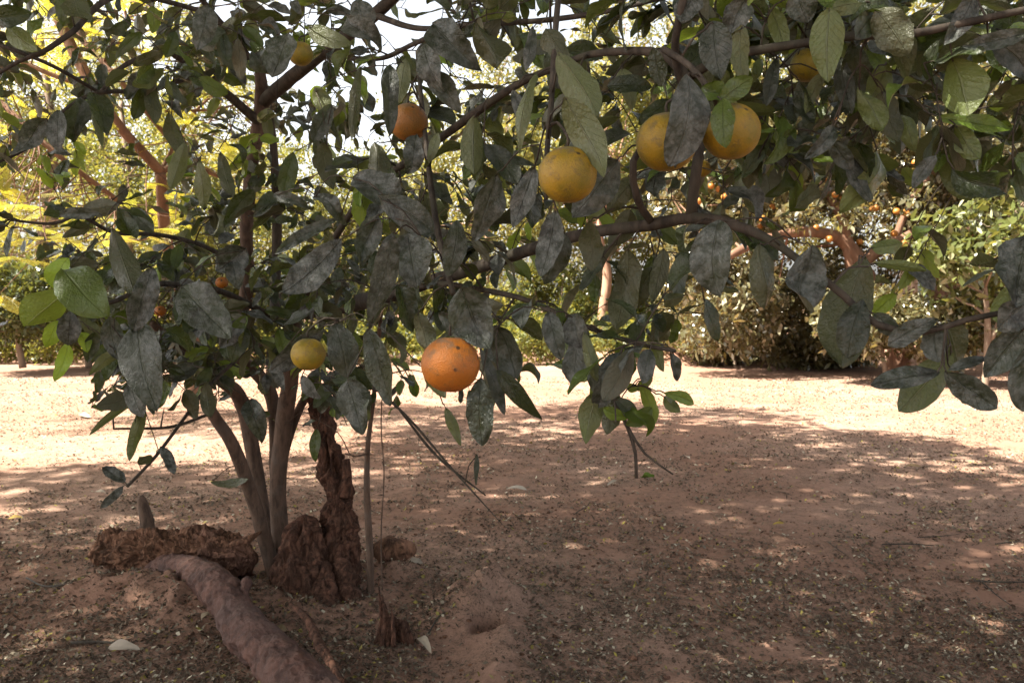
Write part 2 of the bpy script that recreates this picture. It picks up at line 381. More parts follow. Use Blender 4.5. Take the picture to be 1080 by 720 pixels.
# limb that reaches right towards the camera
branch([(309, 345, 2.60, 30), (312, 330, 2.52, 30), (340, 326, 2.35, 28), (400, 314, 2.05, 24), (450, 298, 1.82, 18), (510, 280, 1.62, 15), (560, 263, 1.47, 13), (620, 246, 1.35, 11.5), (680, 238, 1.25, 11), (728, 230, 1.18, 10),
        (770, 236, 1.13, 9), (810, 252, 1.10, 7), (850, 280, 1.07, 6), (890, 312, 1.04, 5.5), (925, 342, 1.02, 5), (975, 350, 1.0, 4.2), (1020, 337, .97, 4), (1075, 327, .95, 3.6), (1120, 322, .93, 3)], 'limb', sides=12)
# fork on the tall stem, going up to the right
branch([(277, 108, 2.48, 24), (300, 88, 2.4, 24), (345, 52, 2.2, 21), (395, 16, 2.0, 18), (440, -30, 1.9, 14), (500, -100, 1.8, 10)], 'limb')
branch([(274, 130, 2.5, 17), (240, 100, 2.4, 15), (208, 78, 2.3, 13), (176, 55, 2.2, 10), (130, 70, 2.1, 7), (108, 96, 2.05, 5)], 'branch')
branch([(276, 80, 2.45, 14), (250, 45, 2.35, 12), (225, 15, 2.3, 10), (190, -30, 2.2, 8), (150, -90, 2.1, 6)], 'branch')
branch([(290, 335, 2.6, 22), (291, 290, 2.65, 19), (292, 225, 2.6, 18), (288, 150, 2.55, 14), (284, 118, 2.52, 12)], 'branch')
# long diagonal from lower left up to the top branch
branch([(312, 330, 2.5, 16), (345, 265, 2.2, 12), (385, 205, 1.95, 9), (430, 170, 1.7, 9), (470, 142, 1.55, 9), (520, 106, 1.42, 8.5), (556, 84, 1.35, 7), (590, 70, 1.3, 6), (620, 58, 1.26, 6.5), (670, 54, 1.2, 7.5), (705, 60, 1.16, 8.5), (728, 92, 1.16, 9),
        (738, 140, 1.18, 9), (733, 190, 1.18, 9), (728, 230, 1.18, 9)], 'branch')
branch([(728, 80, 1.16, 8.5), (765, 60, 1.12, 7.5), (820, 50, 1.08, 7), (860, 44, 1.06, 6.5), (900, 38, 1.03, 7), (960, 36, 1.0, 6), (1020, 24, .98, 5.5), (1085, 10, .95, 5), (1150, 0, .93, 5)], 'branch')
branch([(722, 95, 1.17, 8), (712, 60, 1.14, 7), (716, 20, 1.1, 6), (730, -30, 1.1, 6), (760, -100, 1.15, 5)], 'branch')
branch([(690, 238, 1.24, 7), (672, 210, 1.2, 6.5), (668, 170, 1.18, 6), (690, 140, 1.15, 4.5), (720, 110, 1.1, 4)], 'branch')
# top thin ones
branch([(395, 16, 2.0, 10), (440, 30, 1.8, 7), (500, 26, 1.6, 6), (570, 22, 1.4, 5.5), (640, 12, 1.3, 5), (720, -8, 1.2, 4), (800, -30, 1.15, 3)], 'branch')
branch([(350, 60, 2.2, 9), (400, 62, 2.0, 7), (440, 45, 1.8, 6), (500, 24, 1.6, 5), (560, 22, 1.45, 4)], 'branch')
# left reaching ones
branch([(305, 345, 2.6, 14), (270, 325, 2.4, 11), (235, 308, 2.2, 10), (200, 302, 2.05, 9), (160, 300, 1.9, 7), (120, 318, 1.78, 6), (84, 322, 1.7, 4.5), (60, 318, 1.66, 3.5)], 'branch')
branch([(262, 290, 2.7, 10), (220, 262, 2.4, 8), (170, 248, 2.2, 7), (120, 245, 2.0, 6), (85, 228, 1.9, 5), (55, 236, 1.85, 4), (10, 232, 1.8, 3)], 'branch')
branch([(208, 78, 2.3, 9), (160, 95, 2.1, 7), (105, 98, 1.9, 6), (70, 115, 1.8, 5), (30, 155, 1.75, 4), (-10, 175, 1.7, 3)], 'branch')
branch([(105, 98, 1.95, 5), (60, 72, 1.85, 5), (20, 55, 1.8, 5), (-30, 38, 1.8, 5)], 'branch')
branch([(225, 15, 2.3, 8), (130, -5, 1.9, 8), (75, 35, 1.75, 7), (45, 55, 1.7, 6), (20, 65, 1.7, 5), (-30, 95, 1.7, 4)], 'branch')
branch([(296, 352, 2.5, 8), (260, 372, 2.3, 6.5), (222, 405, 2.1, 5.5), (195, 440, 2.0, 5), (165, 480, 1.9, 4.5), (134, 513, 1.84, 4)], 'branch')
branch([(222, 436, 2.5, 6), (180, 450, 2.3, 5), (120, 452, 2.1, 3)], 'branch')
# right lower ones
branch([(400, 316, 2.05, 9), (455, 300, 1.7, 7), (510, 306, 1.5, 6), (560, 318, 1.4, 5.5), (620, 345, 1.3, 5), (672, 362, 1.25, 4.5), (712, 370, 1.2, 3.5)], 'branch')
branch([(600, 338, 1.33, 4), (622, 380, 1.3, 4), (646, 420, 1.28, 4), (662, 450, 1.27, 4), (670, 478, 1.27, 3.5), (671, 504, 1.27, 3)], 'branch')
branch([(662, 450, 1.27, 3), (680, 478, 1.26, 2.4), (710, 500, 1.25, 1.6)], 'branch')
branch([(350, 370, 2.6, 7), (385, 400, 2.3, 5), (430, 440, 2.1, 4), (475, 492, 2.0, 3.2), (530, 553, 1.9, 1.2)], 'branch')
branch([(420, 430, 2.15, 4), (460, 480, 2.05, 4), (512, 522, 1.95, 2)], 'branch')
# thin upright shoots beside the stump
tp = [(391, 640, 2.62, 14), (390, 580, 2.6, 13), (387, 520, 2.58, 12), (388, 470, 2.55, 9), (394, 420, 2.5, 8), (398, 370, 2.4, 7), (404, 310, 2.2, 6)]
branch(tp, 'shoot')
branch([(403, 622, 2.55, 2.6), (402, 560, 2.55, 2.4), (405, 500, 2.52, 2.4), (402, 450, 2.5, 2.2), (404, 400, 2.4, 2)], 'shoot')
branch([(388, 478, 2.56, 4), (375, 481, 2.5, 3), (364, 478, 2.45, 2)], 'shoot')
# hanging ones round the middle
branch([(440, 55, 1.75, 5), (445, 110, 1.55, 5), (455, 200, 1.4, 6), (465, 260, 1.35, 6), (478, 310, 1.28, 5)], 'branch')
branch([(592, -30, 1.2, 5), (586, 30, 1.12, 5), (582, 100, 1.08, 4.6), (577, 160, 1.03, 4), (576, 210, 1.0, 2.5)], 'branch')
branch([(712, 60, 1.14, 6), (700, 52, 1.05, 5), (728, 70, 1.0, 4.5), (748, 95, .98, 4), (757, 112, .98, 3.5)], 'branch')
# crown above and behind the frame
for (a, b, c_, x1, y1, z1) in ((262, -190, 2.3, -1.3, 3.2, 3.1), (262, -190, 2.3, -0.5, 1.8, 3.0), (500, -100, 1.8, 0.3, 1.3, 2.6), (150, -90, 2.1, -1.9, 1.5, 2.6), (760, -100, 1.15, 0.9, 0.9, 2.2), (1150, 0, .93, 1.2, 0.8, 1.7)):
    p0 = P(a, b, c_); p2 = np.array([x1, y1, z1]); p1 = (p0 + p2) / 2 + np.array([0.05, 0.05, 0.1])
    branch([np.array([*p0, 0.009]), np.array([*p1, 0.007]), np.array([*p2, 0.004])], 'branch')

# old gnarled trunk in the middle of the clump
def gtube(mb, pts4, sides, step, ph=0.0):
    q = catmull(pts4, step); c, r = q[:, :3], q[:, 3]; a = np.arange(sides + 1) / sides * 2 * math.pi
    d = np.stack([np.cos(a), np.sin(a), 0 * a], -1)[None] + np.zeros((len(c), 1, 1)); p = c[:, None] + d * r[:, None, None]
    x, y, z = p[..., 0], p[..., 1], p[..., 2]
    wx = fbm(x * 7 + ph, y * 7, z * 7, 2) * .8
    k = 0.020 * fbm(x * 16 + ph, y * 16, z * 11, 3) + 0.030 * (0.22 - np.abs(fbm(x * 17 + wx + ph, y * 17, z * 7 + wx, 3)) * 2.0) + .012 * (0.25 - np.abs(fbm(x * 46 + wx * 2, y * 46 + ph, z * 20, 3)) * 2.0) + .008 * fbm(x * 110, y * 110, z * 70, 3)
    p = c[:, None] + d * (r[:, None] + k * np.minimum(1, r[:, None] / .05) * 1.25)[:, :, None]; p[:, -1] = p[:, 0]
    n = len(c); i = np.arange((n - 1) * sides); b = (i // sides) * (sides + 1) + i % sides
    mb.add(p.reshape(-1, 3), np.stack([b, b + 1, b + sides + 2, b + sides + 1], 1))
def gnarled():
    mb = MB()
    q = [(352, 710, 2.60, 90), (354, 680, 2.62, 100), (355, 650, 2.64, 92), (354, 620, 2.66, 80), (356, 590, 2.70, 66), (357, 566, 2.72, 58), (358, 545, 2.74, 52), (357, 522, 2.75, 47), (351, 490, 2.76, 42), (343, 460, 2.78, 37), (336, 432, 2.8, 33), (328, 400, 2.8, 27)]
    gtube(mb, px4(q, 1.06), 170, 0.0035)
    gtube(mb, px4([(308, 712, 2.56, 120), (310, 670, 2.58, 128), (314, 640, 2.62, 112), (318, 615, 2.64, 90), (317, 592, 2.64, 74), (319, 572, 2.66, 68), (320, 556, 2.66, 50), (321, 546, 2.66, 26), (322, 542, 2.66, 4)], 1.12), 170, 0.0035, 3.7)
    gtube(mb, px4([(336, 720, 2.5, 80), (337, 680, 2.52, 84), (340, 650, 2.55, 70), (342, 622, 2.58, 50), (342, 600, 2.60, 30), (342, 590, 2.61, 5)], 1.2), 120, 0.0035, 8.1)
    tube(mb, px4([(362, 522, 2.72, 30), (366, 503, 2.71, 20), (365, 484, 2.71, 15)]), 24, 0.006, 0.35, 25)
    for pts in ([(272, 676, 2.42, 12), (300, 652, 2.48, 26), (325, 622, 2.58, 34), (335, 590, 2.62, 24)], [(262, 640, 2.6, 10), (288, 625, 2.6, 24), (315, 605, 2.6, 30), (330, 592, 2.62, 18)],
                [(392, 690, 2.36, 10), (378, 660, 2.5, 28), (368, 625, 2.58, 34), (360, 590, 2.64, 24)], [(340, 712, 2.36, 12), (342, 675, 2.44, 28), (345, 640, 2.52, 32), (345, 605, 2.58, 20)]):
        tube(mb, px4(pts, 1.15), 44, 0.0045, 0.5, 26, rug=.6)
    ob = mb.build('old_trunk', M_OLD, TREE, origin=BASE); ob['label'] = 'thick gnarled half-rotten old trunk with knobbly burls'
gnarled()

ORANGES = [  # px, py, diameter px, depth, ripeness(0 green-yellow .. 1 orange), label
    (475, 384, 62, 1.02, 0.95, 'ripe orange with dark specks hanging lowest, above the sunlit ground'),
    (598.5, 184.5, 62, 1.00, 0.35, 'yellow-brown round orange hanging beside the long pale leaf at the centre top'),
    (703, 150, 64, 1.02, 0.42, 'orange half covered by a big dusty grey leaf'),
    (771, 139, 61, 1.00, 0.45, 'yellow orange with a small scabby leaf lying across its left half'),
    (431, 129, 41, 1.50, 0.6, 'dull brown-orange fruit hanging between curled leaves left of the diagonal branch'),
    (325, 373.5, 36, 1.42, 0.28, 'small yellow orange tucked under an arched grey leaf above the stems'),
    (852, 69, 36, 1.32, 0.22, 'yellow orange hidden behind a hanging green leaf on the upper right branch'),
    (317, 57, 26, 2.0, 0.2, 'green-yellow orange in the fork beside the thick upper limb'),
    (741, 178, 18, 1.35, 0.4, 'little yellow fruit peeping out below the two paired oranges'),
    (234, 298, 13, 2.3, 0.9, 'small bright orange fruit almost hidden in the leaves left of the tall stem'),
    (169, 328, 12, 2.4, 0.8, 'tiny dull orange fruit hidden in the dark leaves on the left'),
]
ORP = [(P(a, b, d), dd / 2 / F * d, a, b, dd, d) for a, b, dd, d, r, l in ORANGES]

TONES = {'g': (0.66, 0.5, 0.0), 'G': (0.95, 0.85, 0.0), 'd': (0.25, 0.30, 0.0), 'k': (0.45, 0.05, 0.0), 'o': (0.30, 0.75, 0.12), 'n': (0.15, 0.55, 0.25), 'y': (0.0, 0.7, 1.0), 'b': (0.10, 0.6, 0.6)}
# hero leaves: base px,py, tip px,py, width px, depth, tone, side (t = dusty top faces us, u = underside)
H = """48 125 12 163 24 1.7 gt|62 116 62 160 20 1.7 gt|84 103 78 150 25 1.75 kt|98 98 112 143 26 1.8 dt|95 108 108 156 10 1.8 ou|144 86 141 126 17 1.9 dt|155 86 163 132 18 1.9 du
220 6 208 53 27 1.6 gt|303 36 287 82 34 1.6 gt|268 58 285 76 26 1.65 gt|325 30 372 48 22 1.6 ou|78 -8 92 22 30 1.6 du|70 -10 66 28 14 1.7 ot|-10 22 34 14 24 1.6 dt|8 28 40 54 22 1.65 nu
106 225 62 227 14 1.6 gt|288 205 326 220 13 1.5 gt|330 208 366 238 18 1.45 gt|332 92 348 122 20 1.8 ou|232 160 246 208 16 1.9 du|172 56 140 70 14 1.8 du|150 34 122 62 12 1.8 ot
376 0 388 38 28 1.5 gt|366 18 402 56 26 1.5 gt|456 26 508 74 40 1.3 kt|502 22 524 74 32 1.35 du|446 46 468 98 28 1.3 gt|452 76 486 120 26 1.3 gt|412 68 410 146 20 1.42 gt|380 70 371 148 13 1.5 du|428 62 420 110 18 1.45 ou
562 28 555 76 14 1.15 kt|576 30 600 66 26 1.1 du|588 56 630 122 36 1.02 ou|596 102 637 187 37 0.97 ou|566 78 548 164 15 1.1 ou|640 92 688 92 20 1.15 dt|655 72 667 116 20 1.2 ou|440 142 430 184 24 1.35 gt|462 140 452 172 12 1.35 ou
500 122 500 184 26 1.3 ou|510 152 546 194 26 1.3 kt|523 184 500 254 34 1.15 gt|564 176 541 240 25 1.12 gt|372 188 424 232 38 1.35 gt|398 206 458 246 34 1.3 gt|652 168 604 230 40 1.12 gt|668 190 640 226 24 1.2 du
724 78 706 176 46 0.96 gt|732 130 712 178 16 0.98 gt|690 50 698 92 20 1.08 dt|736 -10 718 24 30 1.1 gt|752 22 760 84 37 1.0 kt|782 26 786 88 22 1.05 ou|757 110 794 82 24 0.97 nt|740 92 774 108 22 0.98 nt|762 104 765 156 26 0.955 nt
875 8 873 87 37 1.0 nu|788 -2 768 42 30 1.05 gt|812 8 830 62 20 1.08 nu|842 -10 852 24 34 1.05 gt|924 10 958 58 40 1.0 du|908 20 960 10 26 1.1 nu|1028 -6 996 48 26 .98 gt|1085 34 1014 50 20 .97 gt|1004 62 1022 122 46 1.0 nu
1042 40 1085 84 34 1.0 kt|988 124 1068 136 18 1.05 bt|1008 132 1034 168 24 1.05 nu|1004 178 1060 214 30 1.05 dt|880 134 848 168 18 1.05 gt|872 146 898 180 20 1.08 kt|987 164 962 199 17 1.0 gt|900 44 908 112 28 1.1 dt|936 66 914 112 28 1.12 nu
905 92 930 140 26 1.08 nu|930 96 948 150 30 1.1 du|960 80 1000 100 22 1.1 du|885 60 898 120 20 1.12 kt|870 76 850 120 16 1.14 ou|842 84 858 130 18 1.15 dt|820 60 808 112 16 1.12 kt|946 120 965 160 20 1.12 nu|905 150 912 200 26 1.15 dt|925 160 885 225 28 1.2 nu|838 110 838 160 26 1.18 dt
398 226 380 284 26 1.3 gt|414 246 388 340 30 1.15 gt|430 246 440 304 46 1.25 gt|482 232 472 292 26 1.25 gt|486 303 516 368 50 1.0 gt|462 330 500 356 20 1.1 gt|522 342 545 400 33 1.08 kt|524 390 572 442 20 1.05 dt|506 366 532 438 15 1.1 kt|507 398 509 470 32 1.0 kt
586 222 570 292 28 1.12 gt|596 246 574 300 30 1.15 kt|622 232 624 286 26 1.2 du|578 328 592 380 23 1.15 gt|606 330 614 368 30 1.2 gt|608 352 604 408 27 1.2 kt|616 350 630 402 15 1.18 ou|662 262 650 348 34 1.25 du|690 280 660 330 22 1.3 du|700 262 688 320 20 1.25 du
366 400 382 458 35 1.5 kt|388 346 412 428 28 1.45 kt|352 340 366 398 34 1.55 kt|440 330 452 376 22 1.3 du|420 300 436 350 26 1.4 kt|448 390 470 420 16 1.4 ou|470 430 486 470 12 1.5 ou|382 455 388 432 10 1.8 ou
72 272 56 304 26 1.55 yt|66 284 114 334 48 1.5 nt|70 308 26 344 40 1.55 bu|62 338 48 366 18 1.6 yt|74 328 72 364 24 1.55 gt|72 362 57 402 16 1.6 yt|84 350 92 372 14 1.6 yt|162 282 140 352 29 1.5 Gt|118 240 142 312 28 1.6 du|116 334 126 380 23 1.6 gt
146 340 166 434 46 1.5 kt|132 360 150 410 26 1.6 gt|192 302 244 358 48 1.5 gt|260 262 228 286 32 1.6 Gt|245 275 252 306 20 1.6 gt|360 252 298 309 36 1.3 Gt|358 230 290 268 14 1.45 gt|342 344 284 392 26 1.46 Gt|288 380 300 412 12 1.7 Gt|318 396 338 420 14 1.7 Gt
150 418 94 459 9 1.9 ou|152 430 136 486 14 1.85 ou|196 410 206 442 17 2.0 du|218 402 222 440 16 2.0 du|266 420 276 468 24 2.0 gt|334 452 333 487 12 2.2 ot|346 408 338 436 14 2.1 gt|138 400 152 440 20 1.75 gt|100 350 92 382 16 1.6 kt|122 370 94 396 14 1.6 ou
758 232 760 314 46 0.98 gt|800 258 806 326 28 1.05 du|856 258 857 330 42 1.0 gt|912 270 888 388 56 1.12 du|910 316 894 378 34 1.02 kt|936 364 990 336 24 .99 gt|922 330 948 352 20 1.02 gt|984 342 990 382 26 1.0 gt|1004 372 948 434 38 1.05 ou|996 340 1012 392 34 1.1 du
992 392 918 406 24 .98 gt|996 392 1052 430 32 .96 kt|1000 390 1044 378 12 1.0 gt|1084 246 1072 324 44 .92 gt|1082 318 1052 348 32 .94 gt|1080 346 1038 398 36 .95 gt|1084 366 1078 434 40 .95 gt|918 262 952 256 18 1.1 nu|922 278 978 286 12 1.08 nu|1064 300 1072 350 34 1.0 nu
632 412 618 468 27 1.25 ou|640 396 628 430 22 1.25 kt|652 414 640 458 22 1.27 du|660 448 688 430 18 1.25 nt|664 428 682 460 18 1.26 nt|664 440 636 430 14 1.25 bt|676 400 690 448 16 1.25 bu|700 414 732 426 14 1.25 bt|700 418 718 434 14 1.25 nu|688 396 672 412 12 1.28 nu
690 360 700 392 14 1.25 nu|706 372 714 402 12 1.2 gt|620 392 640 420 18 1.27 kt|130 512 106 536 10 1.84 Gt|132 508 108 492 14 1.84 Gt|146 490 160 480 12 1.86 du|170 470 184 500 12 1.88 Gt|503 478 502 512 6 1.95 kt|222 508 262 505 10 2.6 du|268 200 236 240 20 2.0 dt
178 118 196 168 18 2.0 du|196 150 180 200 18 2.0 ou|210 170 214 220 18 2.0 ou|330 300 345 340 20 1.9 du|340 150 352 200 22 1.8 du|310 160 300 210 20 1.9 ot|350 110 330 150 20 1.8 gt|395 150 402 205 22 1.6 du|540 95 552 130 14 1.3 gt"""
BRI = lambda p: min(POOL, key=lambda q: (q[0] - p) @ (q[0] - p))
def pool_arr():
    return np.array([q[0] for q in POOL])
def twig_to(p0, p1, r0, r1, bi, sag=0.15):
    L = np.linalg.norm(p1 - p0)
    m_ = (p0 + p1) / 2 + np.array([rnd.uniform(-.1, .1), rnd.uniform(-.1, .1), sag]) * L
    q = tube(BR[bi]['tw'], [np.array([*p0, r0]), np.array([*m_, (r0 + r1) / 2]), np.array([*p1, r1])], 5, 0.02)
    return q
hero_leaves = []
for ln in H.replace('\n', '|').split('|'):
    a = ln.split(); x0, y0, x1, y1, wd, d = map(float, a[:6]); c, side = a[6][0], a[6][1]
    hero_leaves.append((x0, y0, x1, y1, wd, d, c, side))
order = sorted(hero_leaves, key=lambda h: 0)
pend = []
for (x0, y0, x1, y1, wd, d, c, side) in hero_leaves:
    b = P(x0, y0, d); L = math.hypot(x1 - x0, y1 - y0) / F * d
    dt = rnd.uniform(-0.25, 0.25) * L
    tp_ = P(x1, y1, d + dt)
    pend.append([b, tp_, wd / F * d, c, side])
# join leaves to the wood, nearest first, letting each new twig carry later ones
left = list(range(len(pend)))
while left:
    PA = pool_arr()
    B = np.array([pend[i][0] for i in left])
    D = np.linalg.norm(B[:, None] - PA[None], axis=2); mn = D.min(1); sel = [k for k in np.argsort(mn)[:12]]
    for k in sel:
        i = left[k]; b, tp_, wdt, c, side = pend[i]
        qi = int(np.argmin(np.linalg.norm(PA - b, axis=1))); p0, bi, r = POOL[qi]
        dist = np.linalg.norm(b - p0)
        if dist > 0.03:
            e = b + (p0 - b) * (0.012 / dist)
            q = twig_to(p0, e, min(r * 0.8, 0.0014 + dist * 0.006), 0.0012, bi)
            for kk in range(1, len(q), 2): POOL.append((q[kk, :3].copy(), bi, q[kk, 3]))
            p0 = e
        tube(BR[bi]['tw'], [np.array([*p0, .0011]), np.array([*((p0 + b) / 2 + [0, 0, .002]), .001]), np.array([*(b + norm(tp_ - b) * .004), .0009])], 4, 0.01)
        view = norm(b - np.array([0, 0, CAMZ]))
        nrm = -view if side == 't' else view
        ax = norm(tp_ - b); sdv = norm(np.cross(ax, nrm)); roll = rnd.uniform(-0.55, 0.55)
        nrm = nrm * math.cos(roll) + sdv * math.sin(roll)
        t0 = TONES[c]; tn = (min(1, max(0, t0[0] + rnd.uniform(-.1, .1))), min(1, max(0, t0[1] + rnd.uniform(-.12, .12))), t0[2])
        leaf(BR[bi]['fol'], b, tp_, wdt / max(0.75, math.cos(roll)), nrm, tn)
    left = [j for n_, j in enumerate(left) if n_ not in set(sel)]

# oranges' stalks
for (c, R, a, b, dd, d) in ORP:
    top = c + np.array([0, 0, R * 0.97])
    PA = pool_arr(); ok = np.where((PA[:, 2] > top[2] - .01))[0]
    qi = ok[int(np.argmin(np.linalg.norm(PA[ok] - top, axis=1)))]; p0, bi, r = POOL[qi]
    tube(BR[bi]['tw'], [np.array([*p0, .0022]), np.array([*((p0 + top) / 2 + [0, .01, .02]), .002]), np.array([*(top + [0, 0, .012]), .0018]), np.array([*top, .002])], 6, 0.012)

# procedural filling twigs with leaves
GRID = [[.6, .45, .8, .8, .9, .7, .75, .7, .95, 1, 1, .9],
        [.5, .4, .85, .9, .9, .35, .55, .45, .8, 1, .8, .35],
        [.25, .45, .85, .95, .95, .65, .55, .45, .22, .06, .02, .02],
        [.05, .75, .85, .85, .85, .5, .12, .28, .02, .02, .06, .08],
        [0, .45, .30, .25, .35, .15, .04, .25, 0, 0, .03, .03]]
def dens(px, py):
    if py < 0: return 0.8
    if py >= 450 or px < -60 or px > 1140: return 0.0
    return GRID[int(py // 90)][min(11, max(0, int(px // 90)))]
def blocked(p, q):
    for t in (0.0, 0.5, 1.0):
        s = proj(p + (q - p) * t)
        for (c, R, a, b, dd, d) in ORP:
            if s[2] < d + 0.02 and math.hypot(s[0] - a, s[1] - b) < dd * 0.5 + 13: return True
        if t and dens(s[0], s[1]) < 0.02 and -50 < s[0] < 1130: return True
    return False
def dep(px):
    return np.interp(px, [0, 150, 300, 450, 600, 750, 1080], [1.85, 1.95, 2.0, 1.6, 1.3, 1.22, 1.12])
targets = []
while len(targets) < 640:
    px, py = rnd.uniform(-60, 1140), rnd.uniform(-90, 450)
    if rnd.random() > dens(px, py) * (0.55 if py < 0 else 1): continue
    d = dep(px) * rnd.uniform(0.88, 1.75)
    targets.append(P(px, py, d))
for k in range(70):
    px, py = rnd.gauss(200, 75), rnd.uniform(270, 410)
    if dens(px, py) > .1: targets.append(P(px, py, dep(px) * rnd.uniform(.95, 1.35)))
for k in range(130):       # crown above the frame
    targets.append(np.array([rnd.uniform(-2.2, 1.3), rnd.uniform(0.6, 3.4), rnd.uniform(2.2, 3.3)]))
nleaf = 0
T = np.array(targets); left = list(range(len(T)))
while left:
    PA = pool_arr(); D = np.linalg.norm(T[left][:, None] - PA[None], axis=2); mn = D.min(1)
    sel = [int(k) for k in np.argsort(mn)[:10]]
    for k in sel:
        tgt = T[left[k]]; qi = int(np.argmin(np.linalg.norm(PA - tgt, axis=1))); p0, bi, r = POOL[qi]
        L = np.linalg.norm(tgt - p0)
        if L > 0.75: continue
        if L < 0.08: tgt = p0 + norm(tgt - p0 + [0, 0, .01]) * 0.10; L = .1
        q = twig_to(p0, tgt, min(r * .85, 0.0018 + L * 0.006), 0.0013, bi, 0.10)
        for kk in range(2, len(q), 2): POOL.append((q[kk, :3].copy(), bi, q[kk, 3]))
        nl = rnd.randint(4, 7); young = rnd.random() < 0.06
        for j in range(nl):
            f = 1 - (j / nl) * min(0.8, 0.16 / L); c = q[min(len(q) - 1, int(f * (len(q) - 1))), :3]
            out = norm(q[-1, :3] - q[0, :3])
            dr = norm(np.array([rnd.gauss(0, .75), rnd.gauss(0, .75), rnd.gauss(-0.6, .5)]) + out * 0.6)
            LL = rnd.uniform(0.045, 0.092); b = c + dr * 0.012; tip = b + dr * LL
            if blocked(b, tip): continue
            up = np.array([rnd.gauss(0, .55), rnd.gauss(-0.25, .55), 0.9])
            if rnd.random() < 0.2: up = np.array([rnd.gauss(0, 1), rnd.gauss(0, 1), rnd.gauss(0, .5)])
            rr = rnd.random()
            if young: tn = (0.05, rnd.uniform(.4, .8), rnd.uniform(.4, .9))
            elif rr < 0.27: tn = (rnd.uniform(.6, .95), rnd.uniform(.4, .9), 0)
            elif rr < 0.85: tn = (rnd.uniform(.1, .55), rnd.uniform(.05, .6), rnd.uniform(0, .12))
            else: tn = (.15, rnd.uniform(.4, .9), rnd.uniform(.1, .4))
            tube(BR[bi]['tw'], [np.array([*c, .0012]), np.array([*((c + b) / 2), .001]), np.array([*(b + dr * .003), .0009])], 4, 0.01, cap=False)
            leaf(BR[bi]['fol'], b, tip, LL * rnd.uniform(.40, .58), up, tn); nleaf += 1
    s_ = set(sel); left = [j for n_, j in enumerate(left) if n_ not in s_]
print('fill leaves', nleaf)
# bare twigs
for k in range(80):
    px, py = rnd.gauss(250, 60), rnd.uniform(335, 455)
    tgt = P(px, py, rnd.uniform(1.9, 2.6)); qi = int(np.argmin(np.linalg.norm(pool_arr() - tgt, axis=1))); p0, bi, r = POOL[qi]
    if .05 < np.linalg.norm(tgt - p0) < .4 and not blocked(p0, tgt * .999 + p0 * .001):
        q = twig_to(p0, tgt, min(r, .0032), .0008, bi, rnd.uniform(-.1, .2))
        for kk in range(2, len(q), 2): POOL.append((q[kk, :3].copy(), bi, q[kk, 3]))
for k in range(70):
    px, py = rnd.uniform(60, 740), rnd.uniform(40, 470); 
    if dens(px, min(py, 440)) < .2: continue
    tgt = P(px, py, dep(px) * rnd.uniform(.9, 1.3)); qi = int(np.argmin(np.linalg.norm(pool_arr() - tgt, axis=1))); p0, bi, r = POOL[qi]
    if np.linalg.norm(tgt - p0) < .35 and not blocked(p0, tgt): twig_to(p0, tgt, min(r, .0026), .0008, bi, rnd.uniform(-.1, .2))
for b_ in BR:
    ob = b_['tw'].build(b_['kind'], M_TWIG if b_['kind'] in ('branch', 'limb') else M_BARK, TREE, origin=b_['o'])
    if b_['fol'].n:
        t_ = b_['fol'].build('foliage', M_LEAF, None, origin=b_['o']); t_.parent = ob; t_.location = (0, 0, 0)

# ------------------------------------------------------------------ oranges
def peel_material(name, c0, c1, speck, dull=0.0, glow=1.0):
    m, t = mat(name); n = N(t); ob = coord(n); tx, ty, tz = tone(n)
    a = n.noise(ob, 28, 4, 0.6); b = n.noise(ob, 60, 6, 0.75); c = n.noise(ob, 95, 3, 0.5)
    col = n.mix(n.ramp(n.math('ADD', a, n.math('MULTIPLY', tx, 0.3)), 0.38, 0.85), c0, c1)
    col = n.mix(n.math('MULTIPLY', n.ramp(b, 0.46, 0.66), 0.5 + dull), col, (0.10, 0.075, 0.03))
    col = n.mix(n.math('MULTIPLY', n.ramp(n.math('ADD', n.math('MULTIPLY', ty, 0.55), b), 0.80, 1.12), 0.55), col, (0.16, 0.13, 0.10))
    vo = n.new('TexVoronoi'); n.link(ob, vo.inputs['Vector']); vo.inputs['Scale'].default_value = 62; vo.inputs['Randomness'].default_value = 1
    sp = n.math('MULTIPLY', n.math('SUBTRACT', 1.0, n.ramp(vo.outputs['Distance'], 0.14, 0.22)), n.ramp(n.noise(ob, 24, 2, .5), 0.60 - speck * .08, 0.64 - speck * .08))
    col = n.mix(n.math('MULTIPLY', sp, 0.9), col, (0.03, 0.018, 0.01))
    pr = n.new('TexVoronoi'); n.link(ob, pr.inputs['Vector']); pr.inputs['Scale'].default_value = 520
    nm = n.bump(n.math('ADD', n.math('MULTIPLY', pr.outputs['Distance'], 0.5), n.math('MULTIPLY', b, 0.8)), 0.6, 0.002)
    bs = n.new('BsdfPrincipled'); n.put(bs.inputs['Base Color'], col); n.put(bs.inputs['Roughness'], n.math('ADD', .38, n.math('MULTIPLY', b, .25))); n.link(nm, bs.inputs['Normal'])
    bs.inputs['Subsurface Weight'].default_value = 0.06; bs.inputs['Subsurface Radius'].default_value = (0.01, 0.004, 0.001); bs.inputs['Subsurface Scale'].default_value = 0.3
    n.out(bs.outputs[0]); return m
M_PEEL = [peel_material('peel_green_yellow', (0.15, 0.13, 0.010), (0.33, 0.22, 0.009), 0.2, 0.18), peel_material('peel_yellow', (0.16, 0.125, 0.009), (0.35, 0.21, 0.008), 0.3, 0.20), peel_material('peel_orange', (0.36, 0.115, 0.009), (0.46, 0.145, 0.008), 1.0, 0.08), peel_material('peel_brown_orange', (0.17, 0.085, 0.010), (0.30, 0.115, 0.010), .4, .15)]
M_CALYX = bark('calyx_green', (0.06, 0.07, 0.02), (0.12, 0.12, 0.04), (0.08, 0.06, 0.03), 80)
